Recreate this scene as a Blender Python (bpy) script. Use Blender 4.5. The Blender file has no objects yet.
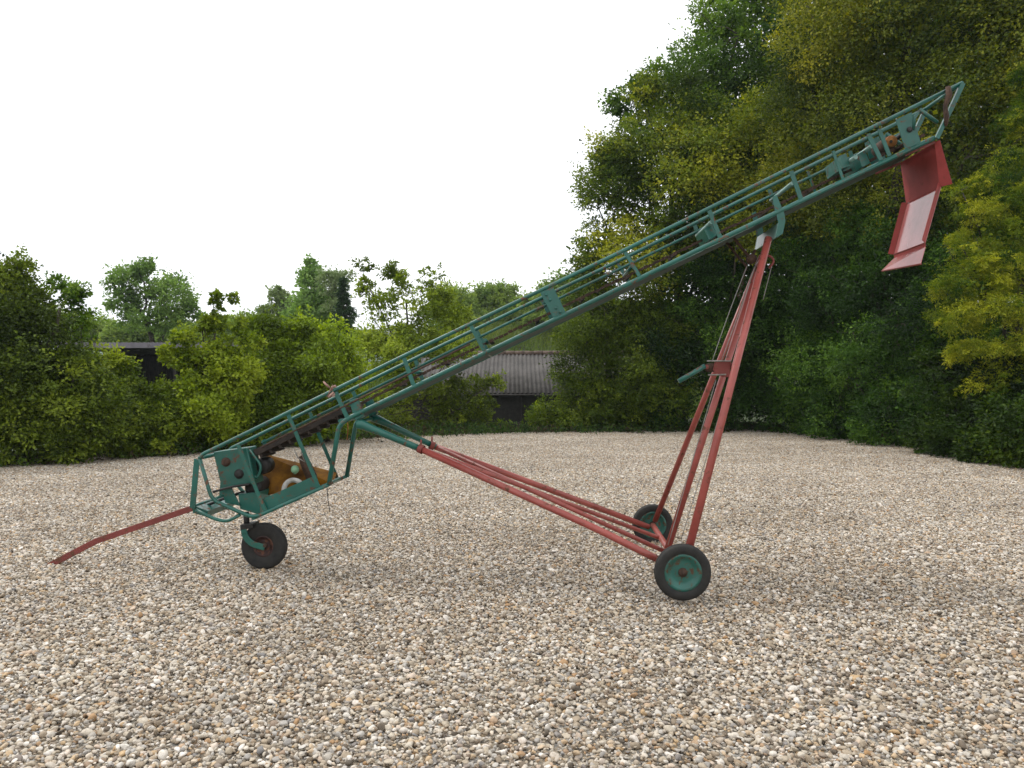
import bpy, bmesh, math, random
import numpy as np
from mathutils import Vector, Matrix, noise as mnoise
R = math.radians
random.seed(7)
rng = np.random.default_rng(11)
scn = bpy.context.scene
COL = scn.collection
F = 796.0
CAM = Vector((0, 0, 1.55))

# ------------------------------------------------------------------ helpers
def link(o, parent=None):
    COL.objects.link(o)
    if parent: o.parent = parent
    return o

def tag(o, label=None, cat=None, group=None, kind=None):
    if label: o['label'] = label
    if cat: o['category'] = cat
    if group: o['group'] = group
    if kind: o['kind'] = kind
    return o

def empty(name, loc):
    o = bpy.data.objects.new(name, None)
    o.location = loc
    o.empty_display_size = .2
    return link(o)

def W(px, py, Y):
    """world point seen at a pixel at depth Y"""
    return Vector(((px-512)/F*Y, Y, CAM.z-(py-384)/F*Y))

# ------------------------------------------------------------------ materials
def new_mat(name):
    m = bpy.data.materials.new(name); m.use_nodes = True
    nt = m.node_tree
    return m, nt, nt.nodes, nt.links, nt.nodes['Principled BSDF']

def ramp(ns, stops, interp='LINEAR'):
    r = ns.new('ShaderNodeValToRGB'); cr = r.color_ramp; cr.interpolation = interp
    while len(cr.elements) > 1: cr.elements.remove(cr.elements[-1])
    cr.elements[0].position = stops[0][0]; cr.elements[0].color = (*stops[0][1], 1)
    for p, c in stops[1:]:
        e = cr.elements.new(p); e.color = (*c, 1)
    return r

def noise(ns, ls, scale, detail=4, rough=.55, vec=None, dist=0):
    n = ns.new('ShaderNodeTexNoise'); n.inputs['Scale'].default_value = scale
    n.inputs['Detail'].default_value = detail; n.inputs['Roughness'].default_value = rough
    n.inputs['Distortion'].default_value = dist
    if vec is not None: ls.new(vec, n.inputs['Vector'])
    return n

def mixc(ns, ls, fac, a, b, mode='MIX'):
    m = ns.new('ShaderNodeMix'); m.data_type = 'RGBA'; m.blend_type = mode
    if isinstance(fac, (int, float)): m.inputs[0].default_value = fac
    else: ls.new(fac, m.inputs[0])
    for i, v in ((6, a), (7, b)):
        if isinstance(v, tuple): m.inputs[i].default_value = (*v, 1)
        else: ls.new(v, m.inputs[i])
    return m.outputs[2]

def paint(name, base, faded, rust=.62, rough=.38, rustc=(.075, .03, .016), scale=1.0, spec=.5):
    m, nt, ns, ls, b = new_mat(name)
    tc = ns.new('ShaderNodeTexCoord').outputs['Object']
    n1 = noise(ns, ls, 5*scale, 5, .6, tc)
    c = mixc(ns, ls, n1.outputs['Fac'], base, faded)
    n2 = noise(ns, ls, 14*scale, 9, .72, tc, .4)
    r = ramp(ns, [(rust, (0, 0, 0)), (rust+.07, (1, 1, 1))]); ls.new(n2.outputs['Fac'], r.inputs[0])
    n3 = noise(ns, ls, 60, 6, .7, tc)
    rc = mixc(ns, ls, n3.outputs['Fac'], rustc, tuple(x*2.6 for x in rustc))
    c2 = mixc(ns, ls, r.outputs[0], c, rc)
    n4 = noise(ns, ls, 2.2, 6, .7, tc)
    r4 = ramp(ns, [(.3, (.62, .6, .56)), (.6, (1, 1, 1))]); ls.new(n4.outputs['Fac'], r4.inputs[0])
    c3 = mixc(ns, ls, 1.0, c2, r4.outputs[0], 'MULTIPLY')
    ls.new(c3, b.inputs['Base Color'])
    mr = ns.new('ShaderNodeMapRange'); ls.new(r.outputs[0], mr.inputs[0])
    mr.inputs[3].default_value = rough; mr.inputs[4].default_value = .85
    ls.new(mr.outputs[0], b.inputs['Roughness'])
    b.inputs['Specular IOR Level'].default_value = spec
    bp = ns.new('ShaderNodeBump'); bp.inputs['Strength'].default_value = .25; bp.inputs['Distance'].default_value = .004
    ls.new(n2.outputs['Fac'], bp.inputs['Height']); ls.new(bp.outputs[0], b.inputs['Normal'])
    return m

def plain(name, c1, c2, scale=8, rough=.7, bump=.3, bd=.01, spec=.4, detail=6):
    m, nt, ns, ls, b = new_mat(name)
    tc = ns.new('ShaderNodeTexCoord').outputs['Object']
    n = noise(ns, ls, scale, detail, .65, tc)
    r = ramp(ns, [(.3, c1), (.7, c2)]); ls.new(n.outputs['Fac'], r.inputs[0])
    ls.new(r.outputs[0], b.inputs['Base Color'])
    b.inputs['Roughness'].default_value = rough; b.inputs['Specular IOR Level'].default_value = spec
    bp = ns.new('ShaderNodeBump'); bp.inputs['Strength'].default_value = bump; bp.inputs['Distance'].default_value = bd
    ls.new(n.outputs['Fac'], bp.inputs['Height']); ls.new(bp.outputs[0], b.inputs['Normal'])
    return m

GREEN = paint('green_paint', (.006, .080, .062), (.018, .14, .112), rust=.56, rough=.30)
GREEN_SHEEN = paint('sky_sheen_green_paint', (.10, .24, .21), (.22, .34, .31), rust=.6, rough=.3)  # green paled to imitate white sky reflected in the cross beam
RED = paint('red_paint', (.26, .037, .030), (.38, .10, .08), rust=.57, rough=.36)
REDC = paint('chute_red_paint', (.27, .038, .035), (.33, .06, .055), rust=.60, rough=.65, scale=.6, spec=.2)
TRAY = paint('worn_sheen_tray_paint', (.36, .09, .09), (.46, .17, .165), rust=.64, rough=.12, scale=.8, spec=1.0)  # worn red paled further to imitate sky sheen on the tray
REDB = paint('dull_red_paint', (.16, .025, .02), (.24, .05, .04), rust=.55, rough=.6)
RUST = plain('rusty_steel', (.022, .014, .010), (.085, .045, .028), 30, .85, .5, .004)
RUSTO = plain('orange_rust', (.14, .045, .014), (.34, .15, .035), 25, .8, .5, .004)
YELLOW = plain('rusty_yellow_steel', (.035, .014, .004), (.24, .105, .006), 6, .75, .3, .004, spec=.1)
BLACK = plain('black_grease', (.006, .006, .006), (.02, .018, .016), 30, .55, .4, .003)
RUBBER = plain('tyre_rubber', (.009, .009, .009), (.028, .026, .023), 18, .75, .4, .003)
WHITE = plain('dirty_white_plastic', (.24, .23, .21), (.50, .49, .46), 15, .5, .2, .003)
STEEL = plain('dull_steel_wire', (.12, .11, .1), (.3, .28, .25), 40, .45, .2, .002)
BELT = plain('dark_belt', (.012, .01, .009), (.045, .032, .024), 20, .8, .5, .006)
GBALL = plain('pale_green_knob', (.12, .26, .15), (.2, .36, .22), 20, .4, .1, .002)
PAN = plain('shaded_dirty_trough_steel', (.006, .028, .023), (.022, .05, .04), 9, .7, .3, .004)  # dirty steel taken dark teal to imitate the shaded far rail
ROPE = plain('faded_pink_rope', (.28, .16, .13), (.42, .27, .22), 60, .9, .5, .004)

# ------------------------------------------------------------------ mesh builder
class MB:
    def __init__(s): s.bm = bmesh.new()
    def tube(s, pts, r, n=12, caps=True):
        pts = [Vector(p) for p in pts]
        if not hasattr(r, '__len__'): r = [r]*len(pts)
        t0 = (pts[1]-pts[0]).normalized()
        u = t0.orthogonal().normalized()
        rings = []
        for i, p in enumerate(pts):
            if i == 0: t = t0
            elif i == len(pts)-1: t = (pts[i]-pts[i-1]).normalized()
            else: t = ((pts[i]-pts[i-1]).normalized()+(pts[i+1]-pts[i]).normalized()).normalized()
            u = (u-t*u.dot(t)).normalized(); v = t.cross(u)
            rings.append([s.bm.verts.new(p+(u*math.cos(a)+v*math.sin(a))*r[i]) for a in [2*math.pi*k/n for k in range(n)]])
        for a, b in zip(rings, rings[1:]):
            for k in range(n):
                f = s.bm.faces.new((a[k], a[(k+1) % n], b[(k+1) % n], b[k])); f.smooth = True
        if caps:
            s.bm.faces.new(rings[0][::-1]); s.bm.faces.new(rings[-1])
        return s
    def bar(s, p0, p1, w, h, side):
        """flat bar: w along 'side', h perpendicular to side and the axis"""
        p0, p1 = Vector(p0), Vector(p1); t = (p1-p0).normalized()
        a = (side-t*side.dot(t)).normalized(); b = t.cross(a)
        vs = []
        for p in (p0, p1):
            for x, y in ((-1, -1), (1, -1), (1, 1), (-1, 1)):
                vs.append(s.bm.verts.new(p+a*x*w/2+b*y*h/2))
        for q in ((0, 1, 2, 3), (7, 6, 5, 4), (0, 4, 5, 1), (1, 5, 6, 2), (2, 6, 7, 3), (3, 7, 4, 0)):
            s.bm.faces.new([vs[i] for i in q])
        return s
    def prism(s, poly, ext):
        a = [s.bm.verts.new(p) for p in poly]; b = [s.bm.verts.new(Vector(p)+ext) for p in poly]
        n = len(a)
        s.bm.faces.new(a[::-1]); s.bm.faces.new(b)
        for i in range(n): s.bm.faces.new((a[i], a[(i+1) % n], b[(i+1) % n], b[i]))
        return s
    def box(s, lo, hi):
        x0, y0, z0 = lo; x1, y1, z1 = hi
        return s.prism([Vector(v) for v in ((x0, y0, z0), (x1, y0, z0), (x1, y1, z0), (x0, y1, z0))], Vector((0, 0, z1-z0)))
    def lathe(s, c, axis, prof, n=40):
        axis = axis.normalized(); u = axis.orthogonal().normalized(); v = axis.cross(u)
        rings = []
        for r, a in prof:
            if r < 1e-6: rings.append([s.bm.verts.new(c+axis*a)])
            else: rings.append([s.bm.verts.new(c+axis*a+(u*math.cos(t)+v*math.sin(t))*r) for t in [2*math.pi*k/n for k in range(n)]])
        for a, b in zip(rings, rings[1:]):
            for k in range(n):
                k2 = (k+1) % n
                if len(a) == 1 and len(b) == 1: continue
                if len(a) == 1: f = s.bm.faces.new((a[0], b[k2], b[k]))
                elif len(b) == 1: f = s.bm.faces.new((a[k], a[k2], b[0]))
                else: f = s.bm.faces.new((a[k], a[k2], b[k2], b[k]))
                f.smooth = True
        return s
    def sheet(s, quads, th):
        """thin folded sheet: list of point lists sharing corners"""
        bm2 = bmesh.new(); cache = {}
        def V(p):
            k = tuple(round(c, 4) for c in p)
            if k not in cache: cache[k] = bm2.verts.new(p)
            return cache[k]
        for q in quads: bm2.faces.new([V(p) for p in q])
        bmesh.ops.recalc_face_normals(bm2, faces=bm2.faces)
        bmesh.ops.solidify(bm2, geom=bm2.faces[:], thickness=th)
        me = bpy.data.meshes.new('tmp'); bm2.to_mesh(me); bm2.free()
        s.bm.from_mesh(me); bpy.data.meshes.remove(me)
        return s
    def build(s, name, mat, parent=None, bevel=0, origin=None):
        bmesh.ops.recalc_face_normals(s.bm, faces=s.bm.faces)
        off = Vector(origin) if origin is not None else Vector((0, 0, 0))
        if parent:
            q = parent
            while q: off = off+q.location; q = q.parent
        me = bpy.data.meshes.new(name)
        bmesh.ops.translate(s.bm, verts=s.bm.verts, vec=-off)
        s.bm.to_mesh(me); s.bm.free()
        me.materials.append(mat)
        o = bpy.data.objects.new(name, me); link(o, parent)
        if origin is not None: o.location = origin
        if bevel:
            m = o.modifiers.new('bevel', 'BEVEL'); m.width = bevel; m.segments = 2; m.limit_method = 'ANGLE'
        return o

def smooth_path(pts, rad=.05, n=4):
    """round the corners of a polyline"""
    out = [pts[0]]
    for a, b, c in zip(pts, pts[1:], pts[2:]):
        d1 = (a-b); d2 = (c-b)
        r = min(rad, d1.length*.45, d2.length*.45)
        p = b+d1.normalized()*r; q = b+d2.normalized()*r
        for i in range(n+1):
            t = i/n
            out.append(p*(1-t)**2+b*2*t*(1-t)+q*t*t)
    out.append(pts[-1])
    return out

# ------------------------------------------------------------------ terrain
EX = np.array([-80, -30, -14, -9.6, -6.8, -5, 0, 8.3, 12, 80.])
EY = np.array([-20, 2, 11.5, 14.9, 17.6, 21.5, 25, 25.8, 26, 26.])
def sstep(t): t = np.clip(t, 0, 1); return t*t*(3-2*t)
def Hn(x, y):
    x = np.asarray(x, float); y = np.asarray(y, float)
    d = y-np.interp(x, EX, EY)
    drop = 2.2*(1-.9*sstep((x-3)/6.))
    z = -drop*sstep((d-1.6)/7.)
    rise = 9.2*sstep((y-44)/30.)*sstep((x+24)/22.)
    z = z+rise
    yard = 1-sstep(d/2.)
    z = z+yard*(.008*np.sin(x*.9+.6*np.sin(y*.6))*np.cos(y*.7+1)+.008*np.sin(x*.35+y*.9+1.2*np.sin(x*.5)))
    z = z+(1-yard)*.12*np.sin(x*.9+y*.4)*np.cos(y*.7-x*.3)
    return z
def H(x, y): return float(Hn(x, y))

def grid_mesh(name, xs, ys, zoff, mat):
    X, Y = np.meshgrid(xs, ys); Z = Hn(X, Y)+zoff
    co = np.stack([X, Y, Z], -1).reshape(-1, 3)
    nx, ny = len(xs), len(ys)
    i = np.arange(nx-1)[None, :]+np.arange(ny-1)[:, None]*nx
    fa = np.stack([i, i+1, i+1+nx, i+nx], -1).reshape(-1, 4)
    me = bpy.data.meshes.new(name); me.from_pydata(co.tolist(), [], fa.tolist())
    me.polygons.foreach_set('use_smooth', [True]*len(fa)); me.materials.append(mat)
    return link(bpy.data.objects.new(name, me))

# gravel / soil materials
def ground_mat():
    m, nt, ns, ls, b = new_mat('soil_and_grass')
    g = ns.new('ShaderNodeNewGeometry').outputs['Position']
    n = noise(ns, ls, .35, 8, .7, g)
    r = ramp(ns, [(.35, (.03, .03, .012)), (.55, (.05, .085, .018)), (.75, (.075, .13, .024))]); ls.new(n.outputs['Fac'], r.inputs[0])
    n2 = noise(ns, ls, 6, 8, .8, g)
    r2 = ramp(ns, [(.3, (.55, .55, .5)), (.7, (1.2, 1.2, 1.1))]); ls.new(n2.outputs['Fac'], r2.inputs[0])
    ls.new(mixc(ns, ls, 1.0, r.outputs[0], r2.outputs[0], 'MULTIPLY'), b.inputs['Base Color'])
    b.inputs['Roughness'].default_value = .95
    bp = ns.new('ShaderNodeBump'); bp.inputs['Distance'].default_value = .1; ls.new(n2.outputs['Fac'], bp.inputs['Height']); ls.new(bp.outputs[0], b.inputs['Normal'])
    return m
STONES = [(0, (.10, .085, .065)), (.07, (.22, .18, .135)), (.17, (.36, .30, .22)), (.30, (.47, .42, .33)), (.44, (.58, .54, .46)),
          (.55, (.33, .32, .30)), (.64, (.68, .66, .60)), (.74, (.50, .36, .20)), (.80, (.23, .235, .24)), (.86, (.40, .25, .12)), (.92, (.80, .78, .73)), (1, (.42, .36, .28))]
def gravel_base_mat():
    m, nt, ns, ls, b = new_mat('gravel_bed')
    g = ns.new('ShaderNodeNewGeometry').outputs['Position']
    v = ns.new('ShaderNodeTexVoronoi'); v.inputs['Scale'].default_value = 32; ls.new(g, v.inputs['Vector'])
    sx = ns.new('ShaderNodeSeparateColor'); ls.new(v.outputs['Color'], sx.inputs[0])
    r = ramp(ns, STONES); ls.new(sx.outputs[0], r.inputs[0])
    dk = mixc(ns, ls, .4, r.outputs[0], (.12, .10, .08))
    ls.new(dk, b.inputs['Base Color']); b.inputs['Roughness'].default_value = .9
    bp = ns.new('ShaderNodeBump'); bp.invert = True; bp.inputs['Distance'].default_value = .02
    ls.new(v.outputs['Distance'], bp.inputs['Height']); ls.new(bp.outputs[0], b.inputs['Normal'])
    return m
def stone_mat():
    m, nt, ns, ls, b = new_mat('pebble_stone')
    at = ns.new('ShaderNodeAttribute'); at.attribute_name = 'srand'
    oi = ns.new('ShaderNodeObjectInfo')
    ad = ns.new('ShaderNodeMath'); ad.operation = 'ADD'; ls.new(at.outputs['Fac'], ad.inputs[0]); ls.new(oi.outputs['Random'], ad.inputs[1])
    fr = ns.new('ShaderNodeMath'); fr.operation = 'FRACT'; ls.new(ad.outputs[0], fr.inputs[0])
    r = ramp(ns, STONES); ls.new(fr.outputs[0], r.inputs[0])
    g = ns.new('ShaderNodeNewGeometry').outputs['Position']
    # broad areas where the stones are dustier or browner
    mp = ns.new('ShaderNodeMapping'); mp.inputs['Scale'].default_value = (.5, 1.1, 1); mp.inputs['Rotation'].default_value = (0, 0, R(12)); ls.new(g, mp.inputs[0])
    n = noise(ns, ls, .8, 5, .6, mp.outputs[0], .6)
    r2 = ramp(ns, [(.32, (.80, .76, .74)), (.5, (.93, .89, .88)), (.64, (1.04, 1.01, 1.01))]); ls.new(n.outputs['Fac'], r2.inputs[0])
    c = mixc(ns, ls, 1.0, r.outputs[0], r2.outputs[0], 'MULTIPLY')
    n3 = noise(ns, ls, 70, 4, .6, g)
    r3 = ramp(ns, [(.3, (.78, .76, .72)), (.7, (1.12, 1.12, 1.12))]); ls.new(n3.outputs['Fac'], r3.inputs[0])
    c = mixc(ns, ls, 1.0, c, r3.outputs[0], 'MULTIPLY')
    ls.new(c, b.inputs['Base Color']); b.inputs['Roughness'].default_value = .72; b.inputs['Specular IOR Level'].default_value = .35
    return m

def axis_steps(segs):
    out = []
    for a, b, st in segs: out += list(np.arange(a, b-1e-6, st))
    out.append(segs[-1][1]); return np.array(out)
gx = axis_steps([(-1100, -200, 90), (-200, -40, 16), (-40, 40, 1.0), (40, 200, 16), (200, 1100, 90)])
gy = axis_steps([(-400, -20, 38), (-20, 100, 1.0), (100, 300, 20), (300, 1100, 100)])
tag(grid_mesh('ground', gx, gy, -.05, ground_mat()), kind='structure')

# gravel sheet: the yard itself, wrapped a little over its far crest
def gravel_sheet():
    xs = np.arange(-26, 11.51, .25); rows = []
    for x in xs:
        ye = min(float(np.interp(x, EX, EY))+1.3, 27)
        rows.append([(x, y) for y in np.linspace(-12, ye, 150)])
    co = []; 
    for r_ in rows:
        for x, y in r_: co.append((x, y, H(x, y)-.012))
    fa = []
    for i in range(len(rows)-1):
        for j in range(149):
            a = i*150+j; fa.append((a, a+150, a+151, a+1))
    me = bpy.data.meshes.new('gravel_bed'); me.from_pydata(co, [], fa); me.materials.append(gravel_base_mat())
    me.polygons.foreach_set('use_smooth', [True]*len(fa))
    o = link(bpy.data.objects.new('gravel_bed', me)); tag(o, kind='structure')
gravel_sheet()

def ico_unit(sub):
    bm = bmesh.new(); bmesh.ops.create_icosphere(bm, subdivisions=sub, radius=1)
    v = np.array([x.co[:] for x in bm.verts]); f = np.array([[a.index for a in x.verts] for x in bm.faces]); bm.free()
    return v, f
def mesh_from(name, co, faces, mat, attrs=None, smooth=True):
    me = bpy.data.meshes.new(name); k = faces.shape[1]; nf = len(faces)
    me.vertices.add(len(co)); me.vertices.foreach_set('co', co.astype(np.float32).ravel())
    me.loops.add(nf*k); me.loops.foreach_set('vertex_index', faces.astype(np.int32).ravel())
    me.polygons.add(nf); me.polygons.foreach_set('loop_start', np.arange(0, nf*k, k, dtype=np.int32))
    try: me.polygons.foreach_set('loop_total', np.full(nf, k, dtype=np.int32))
    except Exception: pass
    me.update(calc_edges=True)
    me.polygons.foreach_set('use_smooth', np.full(nf, smooth))
    me.materials.append(mat)
    return me

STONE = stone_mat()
def stone_patch(seed):
    g = np.random.default_rng(seed); uv, uf = ico_unit(2)
    sp = .0235; k = int(1/sp)
    gxx, gyy = np.meshgrid(np.arange(k), np.arange(k))
    p1 = np.stack([gxx.ravel(), gyy.ravel()], -1)/k+g.uniform(0, 1/k, (k*k, 2))*1.0
    p2 = g.uniform(0, 1, (1150, 2))
    p = np.concatenate([p1, p2]); n = len(p)
    r = np.clip(g.lognormal(math.log(.0136), .36, n), .006, .033)
    r[:k*k] *= .95
    z = np.concatenate([g.uniform(-.010, .003, k*k), g.uniform(.0, .009, 1150)])
    sc = np.stack([np.ones(n), g.uniform(.6, .95, n), g.uniform(.42, .75, n)], -1)*r[:, None]
    V = uv[None]*(1+g.normal(0, .045, (n, len(uv)))[..., None])
    # a few flat cuts for an angular look
    for _ in range(9):
        d = g.normal(size=(n, 3)); d /= np.linalg.norm(d, axis=1)[:, None]
        h = g.uniform(.34, .86, n)
        dot = (V*d[:, None]).sum(-1); ex = np.maximum(dot-h[:, None], 0)
        V = V-ex[..., None]*d[:, None]
    V = V*sc[:, None]
    a = g.uniform(0, 2*np.pi, n); tx = g.normal(0, .28, n); ty = g.normal(0, .28, n)
    ca, sa = np.cos(a), np.sin(a)
    x, y, zz = V[..., 0], V[..., 1], V[..., 2]
    y, zz = y*np.cos(tx)[:, None]-zz*np.sin(tx)[:, None], y*np.sin(tx)[:, None]+zz*np.cos(tx)[:, None]
    x, zz = x*np.cos(ty)[:, None]+zz*np.sin(ty)[:, None], -x*np.sin(ty)[:, None]+zz*np.cos(ty)[:, None]
    X = x*ca[:, None]-y*sa[:, None]+p[:, :1]-.5; Y = x*sa[:, None]+y*ca[:, None]+p[:, 1:]-.5
    co = np.stack([X, Y, zz+z[:, None]], -1).reshape(-1, 3)
    fa = (uf[None]+(np.arange(n)*len(uv))[:, None, None]).reshape(-1, 3)
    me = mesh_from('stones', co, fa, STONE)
    at = me.attributes.new('srand', 'FLOAT', 'FACE'); at.data.foreach_set('value', np.repeat(g.uniform(0, 1, n), len(uf)).astype(np.float32))
    return bpy.data.objects.new('pebble_patch', me)

def gravel():
    pts = []; rots = []; idx = []
    for i in range(-15, 13):
        for j in range(0, 28):
            x, y = i+.5, j+1.5
            if abs(x) > .70*y+2.2: continue
            if y > float(np.interp(x, EX, EY))+1.5: continue
            if x > 11: continue
            e = .5
            dx = (H(x+e, y)-H(x-e, y)); dy = (H(x, y+e)-H(x, y-e))
            n = Vector((-dx, -dy, 1)).normalized()
            q = n.to_track_quat('Z', 'Y'); 
            from mathutils import Quaternion
            q = Vector((0, 0, 1)).rotation_difference(n) @ Quaternion((0, 0, 1), random.choice([0, .5, 1, 1.5])*math.pi)
            pts.append((x, y, H(x, y))); rots.append(q.to_euler()); idx.append(random.randrange(4))
    me = bpy.data.meshes.new('gravel'); me.from_pydata(pts, [], [])
    a = me.attributes.new('rot', 'FLOAT_VECTOR', 'POINT'); a.data.foreach_set('vector', [c for r_ in rots for c in r_])
    a = me.attributes.new('idx', 'INT', 'POINT'); a.data.foreach_set('value', idx)
    o = link(bpy.data.objects.new('gravel', me))
    ng = bpy.data.node_groups.new('scatter_gravel', 'GeometryNodeTree')
    ng.interface.new_socket('Geometry', in_out='INPUT', socket_type='NodeSocketGeometry')
    ng.interface.new_socket('Geometry', in_out='OUTPUT', socket_type='NodeSocketGeometry')
    N, L = ng.nodes, ng.links
    gi = N.new('NodeGroupInput'); go = N.new('NodeGroupOutput'); j = N.new('GeometryNodeJoinGeometry')
    m2p = N.new('GeometryNodeMeshToPoints'); L.new(gi.outputs[0], m2p.inputs['Mesh'])
    ra = N.new('GeometryNodeInputNamedAttribute'); ra.data_type = 'FLOAT_VECTOR'; ra.inputs[0].default_value = 'rot'
    ia = N.new('GeometryNodeInputNamedAttribute'); ia.data_type = 'INT'; ia.inputs[0].default_value = 'idx'
    e2r = N.new('FunctionNodeEulerToRotation'); L.new(ra.outputs[0], e2r.inputs[0])
    for k in range(4):
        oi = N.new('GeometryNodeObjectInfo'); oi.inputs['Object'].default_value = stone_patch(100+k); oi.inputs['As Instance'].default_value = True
        cmp = N.new('FunctionNodeCompare'); cmp.data_type = 'INT'; cmp.operation = 'EQUAL'
        s_in = [s for s in cmp.inputs if s.enabled and s.type == 'INT'] or [cmp.inputs[2], cmp.inputs[3]]
        L.new(ia.outputs[0], cmp.inputs[2]); cmp.inputs[3].default_value = k
        ip = N.new('GeometryNodeInstanceOnPoints')
        L.new(m2p.outputs[0], ip.inputs['Points']); L.new(cmp.outputs[0], ip.inputs['Selection'])
        L.new(oi.outputs['Geometry'], ip.inputs['Instance']); L.new(e2r.outputs[0], ip.inputs['Rotation'])
        L.new(ip.outputs[0], j.inputs[0])
    L.new(j.outputs[0], go.inputs[0])
    md = o.modifiers.new('scatter', 'NODES'); md.node_group = ng
    tag(o, 'pale mixed cream, tan and grey gravel covering the whole yard', 'gravel', kind='stuff')
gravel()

# ------------------------------------------------------------------ ELEVATOR
TH = R(2.0)
ND = Vector((math.sin(TH), math.cos(TH), 0))          # across the machine, away from the camera
AX = Vector((math.cos(TH), -math.sin(TH), 0))         # along the machine, to the right
C0 = Vector((1.29, 6.7, 0))
def S(px, py, off=0.):
    r = Vector(((px-512)/F, 1, -(py-384)/F))
    t = (C0.dot(ND)+off)/(r.dot(ND))
    return CAM+r*t
HW = .30
def SN(px, py): return S(px, py, -HW)
def both(fn):
    """build a near and a far copy"""
    for o_ in (0, 2*HW): fn(ND*o_)

root = empty('farm_elevator', (C0.x, C0.y, 0))
tag(root, 'long green and red farm bale elevator standing tilted on small wheels in the gravel yard', 'farm elevator')

def P(name, mb, mat, parent=root, bevel=0, label=None):
    o = mb.build(name, mat, parent, bevel)
    if label: o['label'] = label
    return o

# side frames: top rail, bottom rail bent down to form the hopper cage
top_pts = [SN(962, 83), SN(625, 252), SN(420, 348.5), SN(212, 450)]
cage_front = [SN(212, 450), SN(197, 457), SN(193, 506)]
for d in (Vector(), ND*2*HW):
    pts = smooth_path([p+d for p in [SN(962, 83), SN(625, 250), SN(416, 350), SN(216, 448), SN(203, 454), SN(199.5, 459)]], .1)
    P('top_rail', MB().tube(pts, .016), GREEN)
    pts = smooth_path([p+d for p in [SN(934, 138), SN(700, 249), SN(600, 298), SN(348, 418.5), SN(339, 426), SN(329, 484.5)]], .08)
    P('bottom_rail', MB().tube(pts, .0195), GREEN)
    pts = smooth_path([p+d for p in [SN(199.5, 458), SN(212, 500), SN(253.5, 518), SN(331, 483.6)]], .07)
    P('cage_rail', MB().tube(pts, .0155), GREEN)
    P('cage_end_bar', MB().bar(SN(197, 459)+d, SN(192.5, 508)+d, .012, .045, ND), GREEN)
P('mid_rail', MB().tube([S(905, 131.5, HW), S(700, 230, HW), S(600, 278.5, HW), S(262, 443, HW)], .0125), GREEN)
P('mid_rail', MB().tube([SN(470, 344), SN(262, 447)], .008), RUST, label='thin rusty guide rail on the near side')

ups = [((238, 445), (266, 513), .030, 'b'), ((288, 414), (319, 488), .030, 'b'), ((335.6, 392), (347.5, 418), .034, 'b'),
       ((404, 358), (414, 386), .034, 'b'), ((471, 326), (485, 352), .030, 'b'), ((625, 252), (640, 277), .028, 'b'),
       ((709, 210), (720, 237), .034, 'b'), ((791, 171), (801, 199), .034, 'b'), ((833, 151), (843, 179), .022, 'b'), ((868, 134), (881, 160), .034, 'b'), ((879, 129), (889.5, 156), .030, 'b')]
for (a, b, w, k) in ups:
    for d in (Vector(), ND*2*HW):
        P('upright', MB().bar(SN(*a)+d, SN(*b)+d, .010, w, ND), GREEN)
# wide riveted joining plates
for d in (-ND*.006, ND*(2*HW+.006)):
    mb = MB(); q = [SN(540, 292.5), SN(553, 287), SN(566, 313), SN(554, 319)]
    mb.prism([p+d for p in q], ND*.008)
    for (bx, by) in ((546, 295), (550, 300), (556, 308), (560, 312)):
        mb.lathe(SN(bx, by)+d, -ND, [(.012, -.004), (.012, .010), (0, .012)], 8)
    P('joining_plate', mb, GREEN)
# cross rods across the machine
for (px, py) in ((350, 404), (414, 372), (485, 340), (559, 301), (632, 266), (711.7, 222), (793, 183), (855.8, 157), (872, 146)):
    P('cross_rod', MB().tube([SN(px, py), SN(px, py)+ND*2*HW], .014 if px < 700 else .017), GREEN if px < 700 else GREEN_SHEEN)
for (a) in ((340, 421), (486, 352.5), (640, 278.5), (801, 200), (932, 139.5), (962, 83), (253.5, 518), (199.5, 458), (193, 507), (322, 487)):
    P('cross_member', MB().tube([SN(*a), SN(*a)+ND*2*HW], .016), GREEN)
# small flap plates hanging by the rods
for q in ([(704, 229), (712, 223.5), (719, 234), (709, 240)], [(858, 154), (865, 150), (870, 163), (862, 167)], [(840, 156), (846, 153), (850, 166), (843, 168)]):
    P('flap_plate', MB().prism([S(x, y, -.2) for x, y in q], ND*.35), GREEN)
mb = MB(); mb.prism([SN(349, 401), SN(357, 398), SN(364, 416), SN(355, 421)], ND*.05)
P('pivot_block', mb, GREEN, bevel=.004)
mb = MB(); mb.prism([SN(349, 401)+ND*.55, SN(357, 398)+ND*.55, SN(364, 416)+ND*.55, SN(355, 421)+ND*.55], ND*.05)
P('pivot_block', mb, GREEN, bevel=.004)

# conveyor chain with flights, up the middle of the trough
def chain():
    mb = MB(); a = S(346, 410, 0); b = S(925, 134.5, 0)
    L = (b-a).length; t = (b-a).normalized(); up = ND.cross(t).normalized()
    n = int(L/.045)
    for run, dz in ((0, 0),):
        for i in range(n):
            p = a+t*(i*L/n)+up*(dz+random.uniform(-.003, .003))
            w = .03 if i % 2 else .018
            mb.bar(p, p+t*.04, w, .018 if i % 2 else .024, ND)
    k = 0
    while k*.42 < L-.1:
        p = a+t*(k*.42+.1)
        mb.bar(p+up*.014, p+t*.03+up*.014, .26, .022, ND)
        k += 1
    return mb
P('conveyor_chain', chain(), RUST)
mb = MB(); q0, q1 = SN(350, 419), SN(930, 142)
mb.prism([q0+ND*.022, q1+ND*.022, q1+ND*(2*HW-.06), q0+ND*(2*HW-.06)], Vector((0, 0, -.003)))
P('trough_pan', mb, PAN)
mb = MB()
mb.bar(S(262, 451, 0), S(346, 410, 0), .36, .055, ND)
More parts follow.
